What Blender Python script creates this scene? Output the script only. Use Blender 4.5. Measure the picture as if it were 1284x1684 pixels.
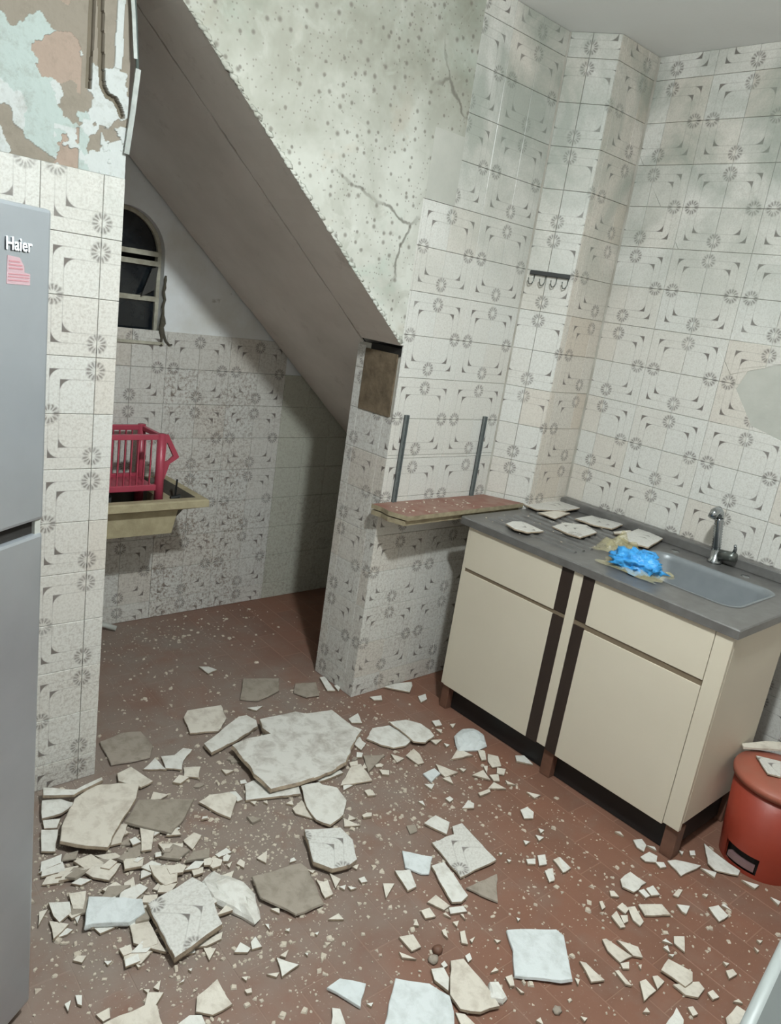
import bpy, bmesh, math, random
from mathutils import Vector, Matrix, noise

for o in list(bpy.data.objects):
    bpy.data.objects.remove(o, do_unlink=True)
sc = bpy.context.scene
COL = sc.collection

# ------------------------------------------------------------------ camera
CAM_H = 1.55
F_PX = 1261.75
RX = Vector((0.741438, -0.654813, 0.146594)).normalized()      # image right
RF = Vector((0.667283, 0.696467, -0.263945)).normalized()      # viewing direction
RX = (RX - RF * RX.dot(RF)).normalized()
RD = RF.cross(RX)                                              # image down
cam = bpy.data.cameras.new('camera')
cam.sensor_fit = 'HORIZONTAL'; cam.sensor_width = 36.0
cam.lens = F_PX / 1284.0 * 36.0
cam.clip_start = 0.02
cam_o = bpy.data.objects.new('camera', cam); COL.objects.link(cam_o)
cm = Matrix.Identity(4)
for i in range(3):
    cm[i][0] = RX[i]; cm[i][1] = -RD[i]; cm[i][2] = -RF[i]
cm.translation = (0, 0, CAM_H)
cam_o.matrix_world = cm
sc.camera = cam_o

# ------------------------------------------------------------------ world, exposure
w = bpy.data.worlds.new('night'); sc.world = w; w.use_nodes = True
w.node_tree.nodes['Background'].inputs[0].default_value = (0.35, 0.45, 0.7, 1)
w.node_tree.nodes['Background'].inputs[1].default_value = 0.01
vs = sc.view_settings
vs.view_transform = 'Standard'; vs.look = 'None'; vs.gamma = 1.0
vs.use_curve_mapping = False
vs.exposure = 0.16
LAMP_POS = Vector((0.97, 0.53, 2.49))
LAMP_STRENGTH = 1050.0
LAMP_COLOR = (0.93, 1.0, 1.0)

# ------------------------------------------------------------------ helpers
def tag(o, label=None, cat=None, group=None, kind=None):
    if label: o['label'] = label
    if cat: o['category'] = cat
    if group: o['group'] = group
    if kind: o['kind'] = kind
    return o
def link(o, parent=None):
    COL.objects.link(o)
    if parent is not None: o.parent = parent
    return o
def empty(name, loc=(0, 0, 0), rz=0.0):
    o = bpy.data.objects.new(name, None); o.empty_display_size = 0.05
    o.location = loc; o.rotation_euler = (0, 0, rz)
    COL.objects.link(o); return o
def obj(name, me, mat=None, parent=None, smooth=False):
    if isinstance(me, bmesh.types.BMesh):
        bm = me; me = bpy.data.meshes.new(name)
        bmesh.ops.recalc_face_normals(bm, faces=bm.faces)
        bm.to_mesh(me); bm.free()
    if mat is not None:
        for m in (mat if isinstance(mat, (list, tuple)) else [mat]): me.materials.append(m)
    if smooth:
        for p in me.polygons: p.use_smooth = True
    return link(bpy.data.objects.new(name, me), parent)
def add_box(bm, x0, x1, y0, y1, z0, z1, bev=0.0):
    b2 = bmesh.new()
    bmesh.ops.create_cube(b2, size=1.0)
    for v in b2.verts:
        v.co = ((x0 + x1) / 2 + v.co.x * (x1 - x0), (y0 + y1) / 2 + v.co.y * (y1 - y0), (z0 + z1) / 2 + v.co.z * (z1 - z0))
    if bev > 0: bmesh.ops.bevel(b2, geom=b2.edges[:], offset=bev, segments=2, profile=0.6, affect='EDGES')
    tmp = bpy.data.meshes.new('t'); b2.to_mesh(tmp); b2.free(); bm.from_mesh(tmp); bpy.data.meshes.remove(tmp)
    return bm
def box(name, x0, x1, y0, y1, z0, z1, mat, parent=None, bev=0.0):
    return obj(name, add_box(bmesh.new(), x0, x1, y0, y1, z0, z1, bev), mat, parent)
def add_tube(bm, pts, rad, n=8, cap=True):
    pts = [Vector(p) for p in pts]; rings = []
    rads = rad if isinstance(rad, (list, tuple)) else [rad] * len(pts)
    up = None
    for i, p in enumerate(pts):
        t = (pts[min(i + 1, len(pts) - 1)] - pts[max(i - 1, 0)]).normalized()
        if up is None:
            up = Vector((0, 0, 1)) if abs(t.z) < 0.9 else Vector((1, 0, 0))
        a = t.cross(up).normalized(); b = a.cross(t).normalized(); up = b
        rings.append([bm.verts.new(p + (a * math.cos(k * 2 * math.pi / n) + b * math.sin(k * 2 * math.pi / n)) * rads[i]) for k in range(n)])
    for r0, r1 in zip(rings, rings[1:]):
        for k in range(n): bm.faces.new((r0[k], r0[(k + 1) % n], r1[(k + 1) % n], r1[k]))
    if cap:
        bm.faces.new(rings[0][::-1]); bm.faces.new(rings[-1])
    return bm
def add_lathe(bm, prof, n=32, c=(0, 0, 0), skip=None):
    rings = []
    for r, z in prof:
        rings.append([bm.verts.new((c[0] + r * math.cos(k * 2 * math.pi / n), c[1] + r * math.sin(k * 2 * math.pi / n), c[2] + z)) for k in range(n)] if r > 1e-5
                     else [bm.verts.new((c[0], c[1], c[2] + z))])
    for i, (r0, r1) in enumerate(zip(rings, rings[1:])):
        for k in range(n):
            if skip and skip(i, k): continue
            a = [r0[k % len(r0)], r0[(k + 1) % n % len(r0)], r1[(k + 1) % n % len(r1)], r1[k % len(r1)]]
            a = list(dict.fromkeys(a))
            if len(a) > 2: bm.faces.new(a)
    return bm
def add_prism(bm, poly, axis, d0, d1):
    """poly: 2d points; axis 'y': (x,z) extruded along y; 'x': (y,z); 'z': (x,y)"""
    def P(p, d): return {'y': (p[0], d, p[1]), 'x': (d, p[0], p[1]), 'z': (p[0], p[1], d)}[axis]
    a = [bm.verts.new(P(p, d0)) for p in poly]; b = [bm.verts.new(P(p, d1)) for p in poly]
    n = len(poly)
    bm.faces.new(a[::-1]); bm.faces.new(b)
    for k in range(n): bm.faces.new((a[k], a[(k + 1) % n], b[(k + 1) % n], b[k]))
    return bm
def clip(poly, nx, ny, c):
    """keep nx*x+ny*y <= c"""
    out = []
    for i in range(len(poly)):
        a, b = poly[i], poly[(i + 1) % len(poly)]
        da, db = nx * a[0] + ny * a[1] - c, nx * b[0] + ny * b[1] - c
        if da <= 0: out.append(a)
        if (da < 0 < db) or (db < 0 < da):
            t = da / (da - db); out.append((a[0] + (b[0] - a[0]) * t, a[1] + (b[1] - a[1]) * t))
    return out
def area(p): return 0.5 * sum(p[i][0] * p[(i + 1) % len(p)][1] - p[(i + 1) % len(p)][0] * p[i][1] for i in range(len(p)))
def in_view(p, m=40):
    d = Vector(p) - Vector((0, 0, CAM_H)); z = d.dot(RF)
    if z < 0.1: return False
    x = 642 + F_PX * d.dot(RX) / z; y = 842 + F_PX * d.dot(RD) / z
    return -m < x < 1284 + m and -m < y < 1684 + m

# ------------------------------------------------------------------ materials
def lin(r, g, b):
    f = lambda c: (c / 255 / 12.92) if c <= 10 else ((c / 255 + 0.055) / 1.055) ** 2.4
    return (f(r), f(g), f(b), 1.0)
class V:
    nt = None
    def __init__(s, k): s.k = k
    @staticmethod
    def m(op, *a, clamp=False):
        n = V.nt.nodes.new('ShaderNodeMath'); n.operation = op; n.use_clamp = clamp
        for i, q in enumerate(a):
            if isinstance(q, V): V.nt.links.new(q.k, n.inputs[i])
            else: n.inputs[i].default_value = q
        return V(n.outputs[0])
    def __add__(s, o): return V.m('ADD', s, o)
    __radd__ = __add__
    def __sub__(s, o): return V.m('SUBTRACT', s, o)
    def __rsub__(s, o): return V.m('SUBTRACT', o, s)
    def __mul__(s, o): return V.m('MULTIPLY', s, o)
    __rmul__ = __mul__
    def __truediv__(s, o): return V.m('DIVIDE', s, o)
    def __gt__(s, o): return V.m('GREATER_THAN', s, o)
    def __lt__(s, o): return V.m('LESS_THAN', s, o)
    def sat(s): return V.m('ADD', s, 0.0, clamp=True)
    def abs(s): return V.m('ABSOLUTE', s)
    def max(s, o): return V.m('MAXIMUM', s, o)
    def min(s, o): return V.m('MINIMUM', s, o)
    def sin(s): return V.m('SINE', s)
    def pow(s, e): return V.m('POWER', s, e)
def length(a, b): return V.m('SQRT', a * a + b * b)
def step(x, lo, hi): return ((x - lo) / (hi - lo)).sat()
def new_mat(name, rough=0.6, metal=0.0, spec=0.5):
    m = bpy.data.materials.new(name); m.use_nodes = True
    V.nt = m.node_tree; b = m.node_tree.nodes['Principled BSDF']
    b.inputs['Roughness'].default_value = rough; b.inputs['Metallic'].default_value = metal
    b.inputs['Specular IOR Level'].default_value = spec
    return m, m.node_tree, b
def pos():
    n = V.nt.nodes.new('ShaderNodeNewGeometry'); return n.outputs['Position']
def ocoord():
    n = V.nt.nodes.new('ShaderNodeTexCoord'); return n.outputs['Object']
def sep(s):
    n = V.nt.nodes.new('ShaderNodeSeparateXYZ'); V.nt.links.new(s, n.inputs[0]); return [V(o) for o in n.outputs]
def tex_noise(vec, scale, detail=3.0, rough=0.55, dist=0.0):
    n = V.nt.nodes.new('ShaderNodeTexNoise'); n.inputs['Scale'].default_value = scale
    n.inputs['Detail'].default_value = detail; n.inputs['Roughness'].default_value = rough; n.inputs['Distortion'].default_value = dist
    V.nt.links.new(vec, n.inputs['Vector']); return V(n.outputs['Fac'])
def tex_voro(vec, scale, feature='F1', rnd=1.0):
    n = V.nt.nodes.new('ShaderNodeTexVoronoi'); n.feature = feature; n.inputs['Scale'].default_value = scale
    n.inputs['Randomness'].default_value = rnd
    V.nt.links.new(vec, n.inputs['Vector']); return n
def mix(fac, a, b):
    n = V.nt.nodes.new('ShaderNodeMix'); n.data_type = 'RGBA'
    for i, q in ((0, fac), (6, a), (7, b)):
        if isinstance(q, V): V.nt.links.new(q.k, n.inputs[i])
        elif isinstance(q, (int, float)): n.inputs[i].default_value = q
        else: n.inputs[i].default_value = q
    return V(n.outputs[2])
def out(b, col): V.nt.links.new(col.k, b.inputs['Base Color'])
def bump(b, h, strength=0.3, dist=0.01):
    n = V.nt.nodes.new('ShaderNodeBump'); n.inputs['Strength'].default_value = strength; n.inputs['Distance'].default_value = dist
    V.nt.links.new(h.k, n.inputs['Height']); V.nt.links.new(n.outputs[0], b.inputs['Normal'])
def simple(name, rgb, rough=0.6, metal=0.0, var=0.0, scale=12.0, spec=0.5, rgb2=None, bmp=0.0, bscale=60.0):
    m, nt, b = new_mat(name, rough, metal, spec)
    if var <= 0: b.inputs['Base Color'].default_value = lin(*rgb)
    else:
        r2 = rgb2 or tuple(c * 0.72 for c in rgb)
        out(b, mix((step(tex_noise(pos(), scale, 5.0), 0.35, 0.7) * var), lin(*rgb), lin(*r2)))
    if bmp > 0: bump(b, tex_noise(pos(), bscale, 4.0), bmp, 0.006)
    return m

def make_tile():
    m, nt, b = new_mat('printed_wall_tile', 0.3, 0.0, 0.4)
    n = nt.nodes.new('ShaderNodeUVMap'); u, v, _ = sep(n.outputs[0])
    a = 1.0 - u
    mx = a.max(v)
    tot = None
    for h, r, k in ((0.60, 0.22, 0.30), (0.78, 0.22, 0.24)):
        line = (1.0 - (mx - h).abs() / 0.014).sat() * k
        ca, cb = a - (h - r), v - (h - r)
        sp = (ca > 0) * (cb > 0) * (mx < h) * step(length(ca, cb), r * 0.97, r * 1.05) * 0.9
        q = line.max(sp)
        tot = q if tot is None else tot.max(q)
    nz = tex_noise(pos(), 90.0, 2.0)
    fl = None
    for du, dv in ((u - 0.235, v), (a, v - 0.765)):
        d = length(du, dv)
        th = V.m('ARCTAN2', du, dv)
        pet = (th * 13.0 + nz * 5.0).sin() * 0.4 + 0.6
        ring = step(d, 0.05, 0.09) * (1.0 - step(d, 0.15, 0.19)) * pet * (0.6 + nz * 0.7) * 0.8
        fl = ring if fl is None else fl.max(ring)
    near = step(length(u - 0.235, v).min(length(a, v - 0.765)), 0.12, 0.17)
    pat = (tot * near).max(fl)
    oi = nt.nodes.new('ShaderNodeObjectInfo')
    dirt, warm, plain = sep(oi.outputs['Color'])
    P = pos()
    rnd = V(oi.outputs['Random'])
    fade = step(tex_noise(P, 5.0, 3.0), 0.25, 0.5) * 0.35 + 0.65
    base = mix((rnd * 0.25 + warm).sat(), lin(212, 212, 207), lin(205, 195, 182))
    base = mix(plain, base, lin(190, 191, 178))
    linen = tex_noise(P, 170.0, 2.0)
    base = mix(step(linen, 0.4, 0.75) * 0.22, base, lin(150, 142, 132))
    base = mix(pat * fade * (1.0 - plain), base, lin(92, 84, 80))
    g1 = step(tex_noise(P, 85.0, 4.0, 0.7), 0.46, 0.66)
    g2 = step(tex_noise(P, 7.0, 4.0), 0.3, 0.62)
    base = mix((dirt * g1 * (0.35 + g2 * 0.65)).sat(), base, lin(136, 122, 110))
    # damp mould high on walls and corner, strengthened to paint in their dimmer light
    x, y, z = sep(P)
    mould_dimming = step(tex_noise(P, 3.2, 5.0, 0.6, 0.6), 0.38, 0.6) * step(z, 1.5, 2.15) * 0.68
    base = mix(mould_dimming, base, lin(138, 146, 136))
    out(b, base)
    bump(b, linen + tex_noise(P, 400.0, 1.0) * 0.4, 0.12, 0.002)
    return m
def make_spotted():
    m, nt, b = new_mat('spotted_plaster', 0.85, 0.0, 0.2)
    P = pos()
    base = mix(step(tex_noise(P, 3.0, 5.0, 0.6, 0.4), 0.42, 0.62), lin(200, 201, 193), lin(172, 172, 162))
    base = mix(step(tex_noise(P, 2.1, 4.0, 0.6, 1.0), 0.52, 0.66) * 0.55, base, lin(164, 184, 172))
    base = mix(step(tex_noise(P, 5.5, 3.0, 0.6, 0.3), 0.60, 0.68) * 0.35, base, lin(185, 172, 155))
    x, y, z = sep(P)
    base = mix(step(z, 1.75, 2.25) * step(tex_noise(P, 2.6, 5.0, 0.65), 0.3, 0.58) * 0.8, base, lin(138, 138, 124))
    base = mix(step(tex_noise(P, 6.5, 6.0, 0.6, 1.2), 0.55, 0.62) * 0.4, base, lin(158, 158, 146))
    base = mix(step(tex_noise(P, 11.0, 5.0, 0.6, 0.8), 0.58, 0.72) * 0.22, base, lin(214, 216, 210))
    # pock marks
    cb = V.nt.nodes.new('ShaderNodeCombineXYZ'); V.nt.links.new(x.k, cb.inputs[0]); V.nt.links.new(z.k, cb.inputs[1]); P2 = cb.outputs[0]
    vo = tex_voro(P2, 26.0); vo.voronoi_dimensions = '2D'; d = V(vo.outputs['Distance']); c = sep(vo.outputs['Color'])
    spot = (1.0 - step(d, 0.08 , 0.16 + c[1] * 0.1)) * (c[0] > 0.62)
    vo2 = tex_voro(P2, 62.0); vo2.voronoi_dimensions = '2D'; d2 = V(vo2.outputs['Distance']); c2 = sep(vo2.outputs['Color'])
    spot2 = (1.0 - step(d2, 0.10, 0.2)) * (c2[1] > 0.72)
    base = mix((spot * 0.7).max(spot2 * 0.55), base, lin(112, 106, 98))
    # hairline cracks
    wob = V.nt.nodes.new('ShaderNodeVectorMath'); wob.operation = 'ADD'
    nn = V.nt.nodes.new('ShaderNodeTexNoise'); nn.inputs['Scale'].default_value = 9.0; nn.inputs['Detail'].default_value = 4.0
    V.nt.links.new(P, nn.inputs['Vector'])
    sc_ = V.nt.nodes.new('ShaderNodeVectorMath'); sc_.operation = 'SCALE'; sc_.inputs[3].default_value = 0.09
    V.nt.links.new(nn.outputs['Color'], sc_.inputs[0]); V.nt.links.new(P, wob.inputs[0]); V.nt.links.new(sc_.outputs[0], wob.inputs[1])
    cr = tex_voro(wob.outputs[0], 2.0, 'DISTANCE_TO_EDGE'); ce = V(cr.outputs['Distance'])
    crack = (1.0 - step(ce, 0.004, 0.013)) * step(tex_noise(P, 2.3, 2.0), 0.57, 0.62)
    base = mix(crack * 0.75, base, lin(108, 105, 96))
    out(b, base)
    bump(b, tex_noise(P, 40.0, 5.0) * 0.5 - spot * 0.6 - crack, 0.35, 0.006)
    return m
def make_soffit():
    m, nt, b = new_mat('bare_concrete_soffit', 0.9, 0.0, 0.15)
    P = pos()
    base = mix(step(tex_noise(P, 2.5, 5.0, 0.6), 0.35, 0.7), lin(228, 222, 215), lin(208, 202, 194))
    base = mix(step(tex_noise(P, 9.0, 5.0, 0.7), 0.6, 0.75) * 0.5, base, lin(178, 170, 160))
    out(b, base); bump(b, tex_noise(P, 30.0, 5.0), 0.25, 0.006)
    return m
def make_white_wall():
    m, nt, b = new_mat('whitewashed_plaster', 0.85, 0.0, 0.2)
    P = pos()
    base = mix(step(tex_noise(P, 4.0, 5.0, 0.6), 0.4, 0.7) * 0.6, lin(230, 234, 236), lin(204, 201, 190))
    base = mix(step(tex_noise(P, 12.0, 4.0, 0.7), 0.66, 0.74) * 0.4, base, lin(120, 112, 100))
    out(b, base); bump(b, tex_noise(P, 30.0, 4.0), 0.2, 0.005)
    return m
def make_floor(name, rgb, rgb2):
    m, nt, b = new_mat(name, 0.55, 0.0, 0.35)
    P = pos(); x, y, z = sep(P)
    oi = nt.nodes.new('ShaderNodeObjectInfo'); rnd = V(oi.outputs['Random'])
    base = mix((rnd * 0.6 + step(tex_noise(P, 6.0, 4.0), 0.35, 0.7) * 0.5).sat(), lin(*rgb), lin(*rgb2))
    # mortar dust spread around the debris
    d1 = 1.0 - step(length((x - 0.95) * 0.8, y - 1.75), 0.35, 1.0)
    d2 = 1.0 - step(length(x - 1.55, (y - 2.15) * 0.9), 0.1, 0.55)
    nz = tex_noise(P, 7.0, 6.0, 0.65, 0.3)
    d3 = 1.0 - step(length((x - 1.3) * 0.9, y - 2.7), 0.2, 0.7)
    dust = ((d1.max(d2 * 0.8).max(d3 * 0.7)) * 1.1 * step(nz, 0.15, 0.5) + step(nz, 0.5, 0.8) * 0.4).sat()
    base = mix(dust * 0.85, base, lin(136, 126, 117))
    sp = tex_noise(P, 140.0, 2.0, 0.6)
    base = mix(step(sp, 0.66, 0.72) * (0.25 + dust * 0.5), base, lin(178, 168, 158))
    out(b, base); bump(b, tex_noise(P, 60.0, 3.0), 0.12, 0.003)
    return m
def make_debris(name, c1, c2, c3, s=22.0):
    m, nt, b = new_mat(name, 0.85, 0.0, 0.2)
    P = ocoord()
    oi = nt.nodes.new('ShaderNodeObjectInfo'); rnd = V(oi.outputs['Random'])
    base = mix(rnd * 0.5, lin(*c1), lin(*c2))
    base = mix(step(tex_noise(P, s, 5.0, 0.65, 0.4), 0.45, 0.68) * 0.75, base, lin(*c3))
    out(b, base); bump(b, tex_noise(P, 70.0, 5.0, 0.7), 0.5, 0.006)
    return m
M = {}
M['tile'] = make_tile()
M['spotted'] = make_spotted()
M['soffit'] = make_soffit()
M['white_wall'] = make_white_wall()
M['mortar_bed'] = simple('tile_mortar_bed', (196, 193, 184), 0.9, 0, 0.8, 14.0, 0.2, (172, 166, 154), 0.3)
M['brown_mortar'] = simple('exposed_brown_mortar', (120, 106, 88), 0.95, 0, 0.9, 22.0, 0.1, (88, 78, 64), 0.7, 45.0)
M['patch'] = simple('grey_patch_plaster', (184, 184, 176), 0.85, 0, 0.6, 9.0, 0.2, (166, 167, 159), 0.25)
M['room_white'] = simple('room_white_paint', (238, 238, 234), 0.85, 0, 0.4, 3.0, 0.2, (226, 226, 222), 0.1)
M['ceiling'] = simple('ceiling_paint', (242, 244, 244), 0.85, 0, 0.3, 3.0, 0.2, (232, 234, 233), 0.1)
M['floor'] = make_floor('red_floor_tile', (131, 93, 76), (119, 86, 71))
M['grout'] = make_floor('floor_grout', (150, 116, 98), (138, 106, 90))
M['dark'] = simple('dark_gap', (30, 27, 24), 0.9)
M['steel'] = simple('dull_stainless_steel', (124, 123, 121), 0.36, 0.4, 0.6, 26.0, 0.5, (102, 99, 96))
M['bowl'] = simple('bowl_steel', (134, 139, 142), 0.4, 0.2, 0.4, 20.0, 0.5, (116, 121, 124))
M['chrome'] = simple('chrome', (170, 174, 176), 0.18, 1.0)
M['cream'] = simple('cream_laminate', (206, 198, 180), 0.45, 0, 0.25, 4.0, 0.4, (194, 185, 166))
M['brown_strip'] = simple('dark_brown_strip', (46, 34, 28), 0.5, 0, 0.4, 20.0)
M['rail_brown'] = simple('taupe_handle_rail', (116, 102, 84), 0.5)
M['black'] = simple('black_plinth', (26, 24, 24), 0.55, 0, 0.3, 30.0)
M['leg_wood'] = simple('brown_leg_wood', (112, 78, 62), 0.6, 0, 0.6, 25.0)
M['fridge'] = simple('silver_fridge_steel', (182, 188, 194), 0.36, 0.7, 0.25, 5.0, 0.5, (138, 144, 150))
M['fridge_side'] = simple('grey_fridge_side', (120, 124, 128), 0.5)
M['letter'] = simple('logo_chrome_letter', (232, 236, 238), 0.3)
M['letter_shadow'] = simple('logo_dark_shadow', (40, 44, 50), 0.5)
M['sticker'] = simple('faded_red_sticker', (166, 140, 145), 0.6)
M['sticker_dark'] = simple('sticker_print', (164, 116, 122), 0.6)
M['crimson'] = simple('crimson_plastic', (174, 70, 88), 0.35, 0, 0.2, 20.0)
M['bin_red'] = simple('red_orange_plastic', (146, 58, 42), 0.4, 0, 0.15, 10.0)
M['bin_lid'] = simple('faded_red_orange_lid', (156, 86, 68), 0.5, 0, 0.5, 14.0, 0.4, (146, 98, 82))
M['pedal'] = simple('grey_pedal', (118, 92, 92), 0.5)
M['tub'] = simple('yellowed_concrete', (178, 168, 138), 0.75, 0, 0.7, 16.0, 0.3, (140, 130, 104), 0.35)
M['tub_in'] = simple('grey_worn_concrete', (98, 94, 86), 0.85, 0, 0.6, 16.0, 0.2)
M['pot'] = simple('dark_grey_pot', (66, 66, 64), 0.5)
M['rail_metal'] = simple('grey_slotted_metal', (112, 119, 118), 0.45, 0.15, 0.4, 60.0)
M['shelf_top'] = simple('red_brown_board', (132, 92, 80), 0.6, 0, 0.6, 18.0, 0.3, (158, 140, 126))
M['shelf_edge'] = simple('pale_board_edge', (158, 148, 122), 0.7, 0, 0.6, 40.0, 0.3, (104, 90, 72))
M['window_paint'] = simple('old_white_window_paint', (186, 184, 168), 0.6, 0, 0.7, 30.0, 0.3, (130, 124, 108))
M['pvc'] = simple('grey_white_pvc', (188, 190, 184), 0.5, 0, 0.5, 18.0, 0.4, (140, 142, 136))
M['bead'] = simple('dull_metal_bead', (168, 172, 168), 0.55, 0.2, 0.6, 30.0, 0.3, (112, 118, 114))
M['bead_dark'] = simple('green_black_bead', (44, 58, 52), 0.6)
M['rope'] = simple('dirty_rope', (92, 88, 76), 0.9, 0, 0.7, 60.0)
M['table_white'] = simple('white_enamel', (146, 151, 149), 0.45)
M['table_top'] = simple('grey_tabletop', (92, 96, 94), 0.5, 0, 0.2, 6.0)
M['blue'] = simple('bright_blue_plastic', (72, 166, 228), 0.35, 0, 0.7, 50.0, 0.5, (36, 124, 200), 0.9, 55.0)
M['hook'] = simple('black_metal', (24, 26, 26), 0.45)
M['hook_wire'] = simple('grey_wire', (110, 114, 110), 0.35, 0.8)
M['W'] = make_debris('white_fragment', (222, 221, 215), (212, 209, 200), (186, 181, 171))
M['C'] = make_debris('cream_fragment', (217, 211, 199), (203, 194, 180), (178, 167, 153))
M['G'] = make_debris('dusty_grey_fragment', (160, 150, 138), (148, 140, 126), (128, 120, 108))
M['B'] = make_debris('bluish_white_fragment', (216, 221, 221), (206, 212, 212), (188, 193, 191))
M['M'] = make_debris('mortar_slab', (212, 210, 203), (206, 203, 195), (158, 150, 140), 17.0)
M['side'] = make_debris('broken_tile_edge', (168, 152, 132), (150, 136, 118), (116, 104, 92), 40.0)
M['crumb'] = make_debris('mortar_crumbs', (200, 190, 174), (200, 190, 174), (170, 158, 144), 30.0)
def emissive(name, col, s):
    m, nt, b = new_mat(name); b.inputs['Emission Color'].default_value = (*col, 1); b.inputs['Emission Strength'].default_value = s
    return m
M['bulb'] = emissive('lit_bulb', LAMP_COLOR, LAMP_STRENGTH)
def make_glass():
    m, nt, b = new_mat('dark_night_glass', 0.08); b.inputs['Base Color'].default_value = lin(30, 36, 42)
    out(b, mix(step(tex_noise(pos(), 14.0, 5.0), 0.5, 0.75) * 0.5, lin(26, 31, 36), lin(58, 62, 62))); return m
M['glass'] = make_glass()
def make_bag():
    m, nt, b = new_mat('clear_yellowish_film', 0.25)
    b.inputs['Base Color'].default_value = lin(216, 206, 160); b.inputs['Alpha'].default_value = 0.34
    return m
M['film'] = make_bag()

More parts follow.
